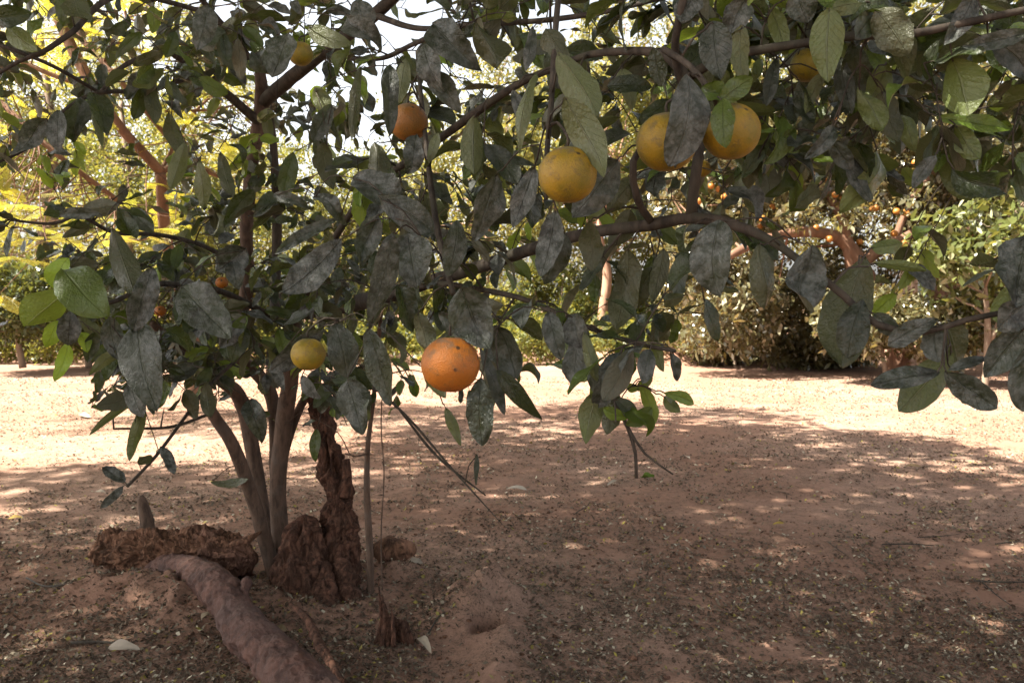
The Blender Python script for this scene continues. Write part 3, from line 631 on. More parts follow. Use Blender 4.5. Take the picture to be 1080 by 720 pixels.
M_FARPEEL, _t = mat('far_orange_peel'); _n = N(_t); _n.out(_n.pbr((0.33, 0.125, 0.018), 0.5))
def sphere(mb, c, R, ns=48, nr=32, squash=0.95, wob=0.02, tone_=None):
    th = np.linspace(0, math.pi, nr + 1); ph = np.linspace(0, 2 * math.pi, ns + 1)
    TH, PH = np.meshgrid(th, ph, indexing='ij')
    d = np.stack([np.sin(TH) * np.cos(PH), np.sin(TH) * np.sin(PH), np.cos(TH) * squash], -1)
    r = R * (1 + wob * fbm(d[..., 0] * 1.6 + c[0] * 9, d[..., 1] * 1.6, d[..., 2] * 1.6, 3) - 0.07 * np.exp(-(TH / 0.22) ** 2) - 0.03 * np.exp(-((math.pi - TH) / 0.15) ** 2))
    r[:, -1] = r[:, 0]
    p = c + d * r[..., None]
    i = np.arange(nr * ns); a, b = i // ns, i % ns; q = a * (ns + 1) + b
    tn = np.stack([fbm(d[..., 0] * 2, d[..., 1] * 2, c[0] * 7 + 0 * PH, 2) + .5, np.clip(d[..., 2], 0, 1), 0 * PH], -1).reshape(-1, 3)
    mb.add(p.reshape(-1, 3), np.stack([q, q + ns + 1, q + ns + 2, q + 1], 1), None, tn)
for k, (a, b, dd, d, rp, lab) in enumerate(ORANGES):
    c, R = ORP[k][0], ORP[k][1]
    o = thing('orange', c, lab, 'orange', 'oranges hanging on the near tree')
    mb = MB(); sphere(mb, np.zeros(3), R, 56, 40)
    f = mb.build('fruit', M_PEEL[2] if rp > 0.7 else M_PEEL[3] if rp > .55 else (M_PEEL[1] if rp > 0.33 else M_PEEL[0])); f.parent = o
    if dd > 30:
        cx = MB()
        for j in range(5):
            an = j * 1.2566; e = np.array([math.cos(an) * R * .16, math.sin(an) * R * .16, R * 0.905])
            tube(cx, [np.array([0, 0, R * .885, R * .05]), np.array([*(e * [.5, .5, 1]), R * .05]), np.array([*e, R * .012])], 6, 0.004, squash=.5)
        x_ = cx.build('calyx', M_CALYX); x_.parent = o

# ------------------------------------------------------------------ log, rotten wood, chips
def wpts(l): 
    out = []
    for px, py, lift, r in l:
        p = G(px, py); p[2] += lift; out.append(np.array([*p, r]))
    return out
mb = MB()
tube(mb, wpts([(140, 606, .0, .03), (160, 606, .02, .050), (192, 622, .028, .056), (230, 650, .028, .060), (264, 682, .028, .064), (300, 716, .026, .068), (342, 752, .022, .068), (392, 800, .02, .07), (432, 830, .02, .02)]), 220, 0.004, 0.12, 6, squash=.95, rug=.36)
tube(mb, wpts([(256, 664, .075, .018), (260, 658, .095, .020), (262, 655, .105, .010)]), 40, 0.003, .5, 30, rug=.5)
L_ = thing('fallen_log', G(235, 658), 'smooth reddish mud-coated fallen log lying in front of the tree', 'log')
mb.build('log_wood', M_LOG, L_, origin=G(235, 658))
cr = MB()
tube(cr, wpts([(306, 688, .135, .004), (324, 706, .135, .010), (340, 734, .13, .012), (362, 768, .12, .005)]), 10, .006, .6, 60)
cr.build('bark_ridge', M_OLD, L_, origin=G(235, 658))
mb = MB()
tube(mb, [np.array([*P(100, 574, 2.92), .012]), np.array([*P(110, 577, 2.90), .055]), np.array([*P(145, 581, 2.86), .082]), np.array([*P(185, 583, 2.82), .090]), np.array([*P(225, 584, 2.80), .084]), np.array([*P(256, 588, 2.78), .066]), np.array([*P(272, 590, 2.77), .022])], 220, 0.0035, 0.35, 9, squash=.8, rug=1.5)
o = mb.build('rotten_log', M_ROT, None, origin=G(185, 605)); tag(o, 'crumbling clay-covered rotten log propped across the smooth log behind it', 'log')
mb = MB()
tube(mb, [np.array([*P(158, 566, 2.98), .026]), np.array([*P(154, 545, 2.98), .023]), np.array([*P(149, 526, 2.98), .017]), np.array([*P(148, 522, 2.98), .008])], 20, .008, .2, 40)
o = mb.build('wooden_stub', M_BARK, None, origin=P(158, 560, 2.98)); tag(o, 'short dark leaning wooden stub sticking up behind the rotten log', 'stub')
for a in ([(240, 575, 2.66, 8), (262, 568, 2.66, 14), (276, 560, 2.68, 4)],):
    mb = MB(); tube(mb, px4(a), 12, .004, .5, 50); o = mb.build('bark_chip', M_ROT, None, origin=P(258, 568, 2.66)); tag(o, 'orange-brown splintered bark chip on the end of the rotten log', 'bark chip')
# splintered little stump beside the thin shoots
o = thing('splintered_stump', G(412, 670), 'small splintered dark stump standing between the thin shoots and the soil mound', 'stump')
mb = MB()
for k in range(13):
    x = 402 + k * 2.0; hgt = [66, 50, 40, 30, 42, 26, 34, 20, 26, 16, 20, 10, 8][k]
    zz = 2.28 + rnd.uniform(-.03, .04); tube(mb, px4([(x + (x - 412) * .7, 682, zz, 8), (x + rnd.uniform(-1, 1), 655, zz + .02, 6.5), (x + rnd.uniform(-4, 2) - (x - 402) * .25, 676 - hgt, zz + .03, 1.6)]), 10, .004, .7, 50)
mb.build('splinters', M_OLD, o, origin=G(412, 670))
# block of earth behind
mb = MB(); p = G(418, 606)
tube(mb, [np.array([p[0] - .08, p[1], p[2] + .01, .01]), np.array([p[0] - .07, p[1], p[2] + .02, .04]), np.array([p[0], p[1], p[2] + .03, .05]), np.array([p[0] + .05, p[1], p[2] + .02, .035]), np.array([p[0] + .06, p[1], p[2] + .01, .008])], 48, .006, .5, 18)
tag(mb.build('clod', M_ROT, None, origin=p), 'low reddish earth clod just right of the two thin shoots', 'clod')

# ------------------------------------------------------------------ fallen leaves and twigs on the ground
M_DRY, _t = mat('dry_leaf'); _n = N(_t); _tx, _ty, _tz = tone(_n)
_c = _n.mix(_tx, (0.13, 0.08, 0.04), (0.42, 0.37, 0.30)); _c = _n.mix(_ty, _c, (0.34, 0.24, 0.05)); _c = _n.mix(_tz, _c, (0.10, 0.16, 0.02))
_n.out(_n.pbr(_n.mix(_n.noise(coord(_n), 60, 4), _c, _n.mix(.4, _c, (0.05, 0.03, 0.02))), 0.75, None, .2))
FL = [(115, 687, 148, 692, 14, (.8, 0, 0), 'pale grey dry leaf lying on the soil in front of the fallen log, left bottom'), (8, 548, 24, 548, 6, (.4, .9, 0), 'yellowish fallen leaf on the shaded soil at the far left'),
      (533, 518, 556, 519, 6, (1, 0, 0), 'white curled leaf on the dappled ground below the hanging oranges'), (440, 672, 455, 690, 9, (.9, .1, 0), 'pale upright dry leaf right of the splintered stump'),
      (640, 514, 652, 510, 4, (.9, .1, 0), 'pale leaf scrap on the ground left of the fallen green leaf'), (676, 505, 690, 504, 9, (0, .2, 1), 'small bright green leaf fallen below the hanging twig'),
      (815, 556, 828, 556, 4, (.3, 1, 0), 'orange-yellow leaf scrap lying in the open shade to the right'), (718, 483, 728, 486, 5, (1, 0, 0), 'whitish leaf scrap near the edge of the open sunlight'),
      (84, 438, 96, 440, 6, (.9, .1, 0), 'pale leaf scrap on the sunny ground far left'), (430, 600, 446, 604, 8, (1, 0, 0), 'white papery leaf beside the earth clod'),
      (290, 668, 302, 672, 10, (.5, .3, 0), 'brown leaf resting against the foot of the gnarled trunk'), (168, 492, 178, 488, 5, (.9, 0, 0), 'pale scrap of leaf on the ground left of the stems'),
      (955, 492, 972, 493, 5, (.1, .1, 0), 'dark leaf lying where the shade meets the sun at the right'), (213, 664, 224, 660, 7, (.6, .2, 0), 'brown bark-like leaf tucked along the log'), (100, 520, 112, 522, 5, (.8, .1, 0), 'pale leaf scrap under the low left twig')]
for (x0, y0, x1, y1, wd, tn, lab) in FL:
    a, b = G(x0, y0), G(x1, y1); a[2] += .012; b[2] += .016
    mb = MB(); leaf(mb, a, b, wd / F * a[1], np.array([rnd.gauss(0, .2), -.45, 1.0]), tn, 0.2, 0.4)
    tag(mb.build('fallen_leaf', M_DRY, None, origin=a), lab, 'leaf', 'fallen leaves on the red soil')
TWG = [([(930, 574), (960, 573), (985, 575)], 3.0, 'straight dark stick on the open soil, nearer the middle of the right side'), ([(970, 565), (990, 564), (1012, 562)], 2.5, 'thin dark twig just behind the straight dark stick'), ([(1050, 572), (1065, 570), (1085, 569)], 3, 'dark twig reaching in from the right edge, farthest of the edge twigs'),
       ([(1027, 611), (1050, 613), (1090, 613)], 3.2, 'long dark twig lying crosswise at the right edge'), ([(1035, 612), (1050, 625), (1068, 638)], 2.2, 'slanting grey twig below the long crosswise twig'), ([(1058, 655), (1070, 655), (1088, 654)], 3, 'short dark twig nearest the camera at the right edge'),
       ([(28, 610), (45, 622), (62, 627), (80, 626)], 3.4, 'pale bent twig on the soil left of the fallen log'), ([(75, 681), (105, 680), (130, 683)], 4.5, 'dark stick pointing at the pale grey leaf, bottom left'),
       ([(872, 573), (885, 582), (895, 588)], 1.8, 'fine pale twig on open ground left of the straight dark stick'), ([(605, 545), (612, 540), (618, 537)], 2.2, 'tiny stick on the ground below the hanging twig'), ([(452, 668), (462, 660), (470, 660)], 2.5, 'little twig beside the mound with the hole')]
for (pts, r, lab) in TWG:
    mb = MB(); q = wpts([(a, b, .008, r / 1000) for a, b in pts]); q[-1][3] *= .5; tube(mb, q, 6, .02, .2, 60)
    tag(mb.build('fallen_twig', M_TWIG, None, origin=q[0][:3]), lab, 'twig', 'twigs on the red soil')

# leaf litter: countless scraps
def litter():
    n = 210000
    u = rng.random(n); d = 1.7 * (11.0 / 1.7) ** (u ** 1.15); X = (rng.random(n) - .5) * 1.55 * d; Y = d
    k = .22 + .45 * fbm(X * 1.1, Y * 1.1, 8.0, 3) + 0.55 * fbm(X * 5, Y * 5, 2.0, 3) + .3 * fbm(X * 19, Y * 19, 2.0, 2) + 0.16 * np.exp(-((Y - 1.9) / 1.2) ** 2) + 0.18 * np.exp(-((X + .3) ** 2 + (Y - 2.2) ** 2) / .5)
    bare = np.exp(-(((X - HOLE[0]) / .13) ** 2 + ((Y - HOLE[1] + .12) / .3) ** 2)); k = k - .55 * bare
    keep = (k + rng.normal(0, .16, n)) > 0.16
    X, Y = X[keep], Y[keep]; n = len(X); Z = gh(X, Y)
    L = rng.uniform(.0022, .0075, n) * (1 + 0.12 * Y); W = L * rng.uniform(.25, .6, n)
    a = rng.uniform(0, 6.28, n); tx = rng.normal(0, .35, n); ty = rng.normal(0, .45, n)
    d1 = np.stack([np.cos(a), np.sin(a), tx], 1); d2 = np.stack([-np.sin(a), np.cos(a), ty], 1)
    c = np.stack([X, Y, Z + .003 + np.abs(tx) * L * .5 + np.abs(ty) * W * .5], 1)
    v = np.stack([c - d1 * L[:, None], c - d2 * W[:, None], c + d1 * L[:, None], c + d2 * W[:, None] + np.array([0, 0, .001])], 1).reshape(-1, 3)
    f = np.arange(n * 4).reshape(-1, 4)
    r = rng.random(n); t = np.zeros((n, 3)); t[:, 0] = rng.random(n) ** 3 * .35; 
    pal = r > .94; t[pal, 0] = rng.uniform(.7, 1.0, pal.sum()); yl = (r > .89) & (r <= .94); t[yl, 1] = rng.uniform(.4, 1, yl.sum())
    m, nt_ = mat('litter_scraps'); q = N(nt_); x_, y_, z_ = tone(q)
    col = q.mix(x_, (0.062, 0.040, 0.026), (0.46, 0.41, 0.30)); col = q.mix(y_, col, (0.32, 0.27, 0.06)); q.out(q.pbr(col, .8, None, .2))
    mb = MB(); mb.add(v, f, None, np.repeat(t, 4, axis=0)); tag(mb.build('leaf_litter', m, None, False), 'carpet of tiny dry leaf scraps over the shaded red soil', 'leaf litter', None, 'stuff')
litter()
def pebbles():
    n = 2600; d = 1.7 * (7.0 / 1.7) ** rng.random(n); X = (rng.random(n) - .5) * 1.5 * d; Y = d
    mb = MB(); th = np.array([0, .9, 1.9, math.pi]); ph = np.linspace(0, 2 * math.pi, 7)
    TH, PH = np.meshgrid(th, ph, indexing='ij'); D = np.stack([np.sin(TH) * np.cos(PH), np.sin(TH) * np.sin(PH), .6 * np.cos(TH)], -1).reshape(-1, 3)
    i = np.arange(18); a, b = i // 6, i % 6; q = a * 7 + b; f0 = np.stack([q, q + 7, q + 8, q + 1], 1)
    Z = gh(X, Y)
    for k in range(n):
        s = rnd.uniform(.002, .008) * (1.6 if rnd.random() < .04 else 1)
        mb.add(D * s * rng.uniform(.6, 1.4, 3) + [X[k], Y[k], Z[k] + s * .2], f0)
    tag(mb.build('soil_crumbs', M_ROT, None), 'scattered crumbs of red soil and grit', 'soil crumbs', None, 'stuff')
pebbles()

# ------------------------------------------------------------------ background trees
def leaf_cloud(centers, n, size, spread, tmix=(0.0, 1.0), up=0.5, sizevar=.35, ct=None):
    """kite shaped, folded leaves scattered in clumps; returns arrays"""
    centers = np.asarray(centers, float)
    idx = rng.integers(0, len(centers), n)
    off = rng.normal(0, 1, (n, 3)); off /= np.linalg.norm(off, axis=1)[:, None]; off *= (rng.random(n) ** .5)[:, None]
    c = centers[idx] + off * spread * (1 if np.isscalar(spread) else 1)
    c[:, 2] = np.maximum(c[:, 2], .06)
    ax = rng.normal(0, 1, (n, 3)) + np.array([0, 0, -.4]); ax /= np.linalg.norm(ax, axis=1)[:, None]
    nr = rng.normal(0, 1, (n, 3)) + np.array([0, 0, up * 2]); nr -= ax * (nr * ax).sum(1)[:, None]; nr /= np.linalg.norm(nr, axis=1)[:, None]
    sd = np.cross(nr, ax)
    L = size * (1 + sizevar * rng.normal(0, 1, n)).clip(.4, 1.8); W = L * rng.uniform(.36, .52, n) * .5
    L = L[:, None]; W = W[:, None]; fo = rng.uniform(-.1, .4, (n, 1)) * W
    v = np.stack([c, c + ax * L * .38 + sd * W + nr * fo, c + ax * L * .55 + nr * fo * .2, c + ax * L * .38 - sd * W + nr * fo,
                  c + ax * L * .78 + sd * W * .62 + nr * fo * .6 - nr * L * .03, c + ax * L - nr * L * .08, c + ax * L * .78 - sd * W * .62 + nr * fo * .6 - nr * L * .03], 1)
    b = (np.arange(n) * 7)[:, None]
    f = np.concatenate([b + np.array([[0, 1, 2, 3]]), b + np.array([[2, 1, 4, 5]]), b + np.array([[2, 5, 6, 3]])], 0)
    ctone = rng.random(len(centers)) if ct is None else ct
    t = np.stack([(ctone[idx] * .6 + rng.random(n) * .4), rng.random(n), (rng.random(n) < .16) * rng.random(n) * 1.6], 1)
    return v.reshape(-1, 3), f, np.repeat(t, 7, axis=0)
def clumps_in(blobs, n, shell=.5):
    out = []
    wts = np.array([b[3] * b[4] * b[5] for b in blobs]); wts = wts / wts.sum()
    for k in range(n):
        b = blobs[rng.choice(len(blobs), p=wts)]
        d = rng.normal(0, 1, 3); d /= np.linalg.norm(d); r = rng.random() ** (1 / (3 + 5 * shell))
        out.append([b[0] + d[0] * b[3] * r, b[1] + d[1] * b[4] * r, max(.15, b[2] + d[2] * b[5] * r)])
    return np.array(out)
def wood_path(a, b, r0, r1, wob=.08, n=5):
    a, b = np.asarray(a, float), np.asarray(b, float); L = np.linalg.norm(b - a); pts = []
    for i in range(n + 1):
        t = i / n; p = a + (b - a) * t
        if 0 < i < n: p = p + rng.normal(0, wob * L * .35, 3)
        pts.append(np.array([*p, r0 + (r1 - r0) * t]))
    return pts
def bgtree(name, label, cat, base, blobs, nclump, nleaf, lsize, spread, mleaf, mbark, trunks=None, ntw=40, group=None, shell=.5, up=.5, rlimb=.02):
    base = np.asarray(base, float)
    o = thing(name, base, label, cat, group)
    cl = clumps_in(blobs, nclump, shell)
    mbT = MB(); anchors = []
    for tr in (trunks or []):
        q = tube(mbT, tr, 14, .08, .14, 6); anchors += [x for x in q[len(q) // 3:]]
    mbT.build('trunk', mbark, o, origin=base)
    if anchors:
        A = np.array(anchors); mbL = MB()
        for k in range(min(ntw, len(cl))):
            c = cl[k]; j = int(np.argmin(np.linalg.norm(A[:, :3] - c, axis=1) + rng.random(len(A)) * .3))
            q = tube(mbL, wood_path(A[j, :3], c, min(A[j, 3] * .7, rlimb), .004, .12, 4), 6, .12, .0)
        if mbL.n: mbL.build('limbs', mbark, o, origin=base)
    mb = MB(); v, f, t = leaf_cloud(cl, nleaf, lsize, spread, up=up); mb.add(v, f, None, t)
    mb.build('crown', mleaf, o, True, base)
    return o, cl
def at(px, d, z=None, py=None):
    """point above ground at pixel column px and distance d"""
    x = (px - 540) / F * d
    if py is not None: z = CAMZ - (py - 325) / F * d
    if z is None: z = float(gh(x, d))
    return np.array([x, d, z])
def blob(px, py, d, rxp, rzp, ry=None):
    c = at(px, d, py=py); rx, rz = rxp / F * d, rzp / F * d
    return (c[0], c[1], c[2], rx, ry if ry else rx, rz)

ML_OR = far_leaf('far_orange_leaf', (0.038, 0.040, 0.018), (0.125, 0.118, 0.055), (0.24, 0.20, 0.06), .26, .2, .9, (0.50, 0.46, 0.32))
ML_YG = far_leaf('yellow_green_leaf', (0.055, 0.070, 0.024), (0.14, 0.145, 0.05), (0.31, 0.30, 0.065), .40, .35)
ML_MID = far_leaf('mid_green_leaf', (0.045, 0.062, 0.022), (0.11, 0.125, 0.035), (0.26, 0.27, 0.045), .36, .35)
ML_DK = far_leaf('dark_leaf', (0.028, 0.040, 0.016), (0.060, 0.080, 0.025), (0.16, 0.18, 0.03), .25, .4)
ML_BR = far_leaf('bright_shrub_leaf', (0.055, 0.07, 0.022), (0.125, 0.14, 0.045), (0.20, 0.22, 0.045), .28, .22, .8, (0.45, 0.45, 0.28))
ML_FERN = far_leaf('feathery_leaf', (0.10, 0.13, 0.022), (0.18, 0.18, 0.03), (0.42, 0.42, 0.05), .5, .5)
MB_OR = bark('sunlit_orange_bark', (0.11, 0.058, 0.036), (0.19, 0.105, 0.066), (0.14, 0.075, 0.048), 10, .5, .02)  # warm light bounced off the sunlit ground is put into this bark colour
MB_GR = bark('grey_brown_bark', (0.12, 0.085, 0.06), (0.24, 0.18, 0.13), (0.16, 0.11, 0.08), 8, .5, .02)
MB_PK = bark('pinkish_bark', (0.22, 0.12, 0.075), (0.36, 0.22, 0.15), (0.28, 0.16, 0.10), 8, .4, .02)

# D: big spreading orange tree on the right
def W(px, py, d, r): return np.array([*at(px, d, py=py), r])
dD = 10.6
trD = [[W(948, 400, dD, .16), W(946, 350, dD, .13), W(930, 320, dD, .12), W(912, 292, dD, .12), W(900, 268, dD, .10), W(880, 250, dD, .08), W(845, 245, dD - .2, .07), W(800, 255, dD - .4, .06), W(750, 280, dD - .6, .04)],
       [W(905, 280, dD, .09), W(930, 262, dD, .075), W(970, 245, dD, .07), W(1030, 245, dD, .06), W(1090, 250, dD, .04)],
       [W(893, 262, dD, .07), W(898, 300, dD, .05), W(896, 340, dD + .1, .035)],
       [W(896, 262, dD, .06), W(880, 220, dD, .05), W(850, 170, dD + .2, .04), W(830, 120, dD, .03)], [W(940, 258, dD, .05), W(960, 210, dD, .04), W(1000, 160, dD + .2, .03)]]
blD = [blob(800, 175, dD + .6, 90, 75, 1.1), blob(900, 155, dD + .9, 110, 75, 1.2), blob(1010, 165, dD + .9, 90, 80, 1.1), blob(760, 300, dD + .6, 60, 70, .8), blob(1090, 260, dD + .9, 60, 90, 1), blob(850, 330, dD + 1.6, 90, 50, .7), blob(710, 220, dD + 1.2, 40, 70, .8), blob(870, 215, dD - .5, 60, 25, .3), blob(960, 205, dD - .4, 60, 28, .3), blob(890, 300, dD + 1.1, 60, 50, .5)]
oD, clD = bgtree('orange_tree', 'wide spreading orange tree with a bare curved limb and many tiny oranges, far right', 'tree', at(948, dD), blD, 680, 72000, .085, .30, ML_OR, MB_OR, trD, 60, shell=.4)
# second orange-barked trunk behind it
trD2 = [[W(985, 405, dD + .4, .2), W(990, 350, dD + .4, .17), W(1002, 310, dD + .3, .13), W(1035, 285, dD, .10), W(1080, 262, dD - .2, .07)], [W(998, 320, dD + .3, .12), W(978, 300, dD + .3, .09), W(960, 270, dD + .6, .05)]]
blD2 = [blob(1060, 200, dD + 1.6, 90, 90, 1), blob(1110, 300, dD + 1.2, 60, 80, 1), blob(990, 240, dD + 2.2, 70, 60, .7)]
bgtree('orange_tree', 'thick-trunked orange tree behind the bright green bush at the right', 'tree', at(985, dD + .4), blD2, 200, 20000, .085, .3, ML_OR, MB_OR, trD2, 20)
# far oranges
fm = MB(); sphere(fm, np.zeros(3), .045, 16, 10); src = fm.build('orange', M_FARPEEL)
cnt = 0
base_lab = 'tiny bright orange hanging in the wide spreading tree at right'
tag(src, base_lab, 'orange', 'small oranges in the far tree')
for k in range(400):
    c = at(rng.normal(865, 95), dD + rng.uniform(-.45, .5), py=rng.normal(195, 60)) if rng.random() < .6 else at(rng.uniform(735, 985), dD + rng.uniform(-.5, .3), py=rng.uniform(160, 275))
    c[1] = c[1] if rng.random() < .75 else dD - .4
    s = proj(c)
    if s[0] < 720 or s[0] > 1075 or s[1] > 340 or s[1] < 90: continue
    if s[0] > 960 and s[1] > 200: continue
    if s[1] > 265 and rng.random() < .6: continue
    ob = src if cnt == 0 else src.copy()
    if cnt: COL.objects.link(ob)
    ob.location = c; ob.scale = (1, 1, 1); cnt += 1
    if cnt >= 75: break
# bright green bush right
bgtree('bush', 'sunlit bright green bush with large leaves in front of the orange trees, right edge', 'bush', at(1040, 9.2), [blob(1030, 262, 9.4, 75, 35, .6), blob(1065, 215, 9.4, 50, 40, .5), blob(985, 285, 9.3, 40, 22, .4), blob(1060, 320, 9.6, 50, 40, .5)], 110, 3600, .12, .22, ML_BR, MB_GR, [[W(1040, 415, 9.3, .04), W(1042, 350, 9.3, .035), W(1035, 280, 9.3, .02)], [W(1045, 360, 9.3, .03), W(1070, 290, 9.3, .02), W(1062, 230, 9.3, .012)]], 30)
# C: middle trees with thin pinkish trunks
dC = 14.8
trees_mid = [(632, dC, 'yellow-green tree with a pinkish trunk at the centre, left of the paired slim trunks', [(632, 400), (636, 330), (640, 290), (632, 240), (650, 170)], .11, [blob(620, 150, dC + .8, 90, 90, 1.4), blob(560, 200, dC + .8, 60, 60, 1.2), blob(640, 240, dC + 1.2, 60, 40, 1)]),
             (738, dC + 1, 'slim leaning tree trunk nearest the orange tree, in the centre background', [(742, 398), (744, 340), (730, 290), (722, 250), (728, 170)], .08, [blob(730, 130, dC + 1.6, 80, 80, 1.4), blob(700, 220, dC + 1.8, 70, 50, 1)]),
             (772, dC + .6, 'slim pale tree with a forked trunk beside the slim leaning one', [(772, 398), (778, 330), (770, 290), (776, 240), (790, 180)], .09, [blob(800, 60, dC + 2, 90, 80, 1.4), blob(770, 180, dC + 2, 60, 60, 1.1)]),
             (694, dC + 2, 'thin straight tree in shade, deep in the centre background', [(696, 396), (694, 330), (700, 270), (690, 200)], .07, [blob(690, 90, dC + 3, 100, 90, 1.5)]),
             (520, dC + 1, 'yellow-green tree left of centre, far across the sunlit ground', [(516, 396), (520, 340), (512, 280), (520, 200)], .09, [blob(500, 190, dC + 2, 70, 80, 1.4), blob(540, 110, dC + 2, 60, 70, 1.3), blob(460, 260, dC + 2, 60, 60, 1.1)])]
for (px, d, lab, pts, r0, bl) in trees_mid:
    tr = [[W(a, b, d, r0 * (1 - .6 * k / len(pts))) for k, (a, b) in enumerate(pts)]]
    bgtree('slim_tree', lab, 'tree', at(px, d), bl, 190, 19000, .085, .36, ML_YG if px in (632, 520, 694) else ML_MID, MB_PK, tr, 26)
# low hedge of bushes along the bank
labs_ = 0
bgtree('bush', 'dark shaded bush hiding the foot of the spreading orange tree', 'bush', at(925, 9.9), [blob(905, 335, 9.9, 45, 34, .5), blob(955, 345, 9.9, 45, 30, .5), blob(1000, 350, 9.9, 40, 26, .5)], 110, 7500, .085, .22, ML_OR, MB_GR, [[W(935, 398, 9.9, .03), W(930, 360, 9.9, .02), W(925, 325, 9.9, .01)]], 14)
labs = ['pale leafy bush on the earth bank, farthest left of the centre bushes', 'yellowish leafy bush on the bank behind the lowest orange', 'bright leafy bush at the foot of the pinkish trunk', 'pale leafy bush at the foot of the slim trunks', 'leafy glinting bush left of the spreading orange tree', 'brownish glinting bush under the curved bare limb']
for k, (px, d, rx, top, ml) in enumerate([(400, 15.5, 60, 300, ML_MID), (485, 15.5, 60, 290, ML_YG), (585, 15.6, 55, 275, ML_MID), (680, 15.8, 55, 265, ML_MID), (762, 13.2, 58, 262, ML_OR), (862, 12.8, 50, 320, ML_OR)]):
    bgtree('bush', labs[k], 'bush', at(px, d), [blob(px, (top + 385) / 2, d, rx, (385 - top) / 2 + 5, .8), blob(px + 20, (top + 400) / 2, d + .3, rx * .8, (385 - top) / 2, .8)], 120, 12000, .085, .26, ml, MB_GR, [[W(px + s, 392, d, .03), W(px + s * 1.6, 350, d, .025), W(px + s * 3, top + 15, d, .012)] for s in (-8, 3, 12)], 16)
# E: tall tree behind upper right
bgtree('tall_tree', 'tall yellow-green tree rising behind the spreading orange tree, upper right', 'tree', at(960, 17), [blob(900, 60, 17.5, 130, 90, 2), blob(1050, 60, 17.5, 120, 110, 2), blob(1010, 170, 18, 130, 60, 1.5)], 320, 26000, .10, .42, ML_YG, MB_GR, [[W(960, 400, 17, .2), W(955, 250, 17, .16), W(940, 120, 17.3, .10), W(900, 20, 17.5, .05)], [W(950, 200, 17, .1), W(1020, 110, 17.4, .06), W(1060, 20, 17.5, .04)]], 40)
# B: small leafed trees upper left behind the feathery one
bgtree('tall_tree', 'tall small-leaved dark tree with sky glinting through, far upper left', 'tree', at(40, 15), [blob(20, 90, 15.6, 110, 120, 2), blob(110, 150, 15.6, 80, 90, 1.6), blob(60, 260, 16, 120, 60, 1.5), blob(-60, 160, 15.5, 90, 150, 2), blob(170, 60, 15.5, 60, 60, 1.4)], 480, 52000, .065, .36, ML_MID, MB_GR, [[W(40, 400, 15, .16), W(45, 280, 15, .13), W(60, 160, 15.3, .09), W(50, 40, 15.5, .05)], [W(48, 250, 15, .09), W(110, 160, 15.3, .05), W(130, 80, 15.5, .03)]], 50)
bgtree('tall_tree', 'tall open background tree with a dark upright trunk, left of the near tall stem', 'tree', at(138, 13.5), [blob(140, 200, 14, 60, 70, 1.2), blob(190, 260, 14, 60, 50, 1.2), blob(225, 130, 14.2, 60, 70, 1.2), blob(250, 250, 14.2, 60, 60, 1.2)], 280, 24000, .07, .32, ML_MID, MB_GR, [[W(140, 395, 13.5, .11), W(136, 300, 13.5, .09), W(138, 200, 13.7, .07), W(132, 110, 14, .035)], [W(137, 230, 13.6, .05), W(190, 180, 14, .03), W(225, 130, 14, .02)]], 34)
bgtree('tall_tree', 'thin leafy tree against the white sky behind the fork of limbs', 'tree', at(350, 18), [blob(330, 200, 18, 60, 60, 1.3), blob(400, 220, 18, 60, 60, 1.3), blob(450, 130, 18, 50, 40, 1.2), blob(360, 290, 18, 70, 50, 1.2)], 260, 20000, .075, .35, ML_MID, MB_GR, [[W(350, 396, 18, .12), W(356, 280, 18, .09), W(350, 190, 18, .05)], [W(354, 260, 18, .06), W(410, 190, 18, .03), W(450, 130, 18, .02)]], 26)
# low dark shrubs left
labs = ['dark dense bush on a short trunk at the far left edge', 'dark rounded bush beside the far left one, on a thin trunk', 'dull green bush seen behind the low left leaves', 'green bush glimpsed behind the stems of the near tree']
for k, (px, d, rx, cy, rz, ml) in enumerate([(15, 11.5, 62, 318, 36, ML_DK), (85, 12.5, 55, 325, 34, ML_DK), (170, 14, 60, 325, 40, ML_MID), (265, 14.5, 60, 325, 40, ML_MID)]):
    bgtree('bush', labs[k], 'bush', at(px, d), [blob(px, cy, d, rx, rz, .8)], 110, 9000, .08, .27, ml, MB_GR, [[W(px + 8, 388, d, .05), W(px + 4, 360, d, .04), W(px, 310, d, .02)]], 18)

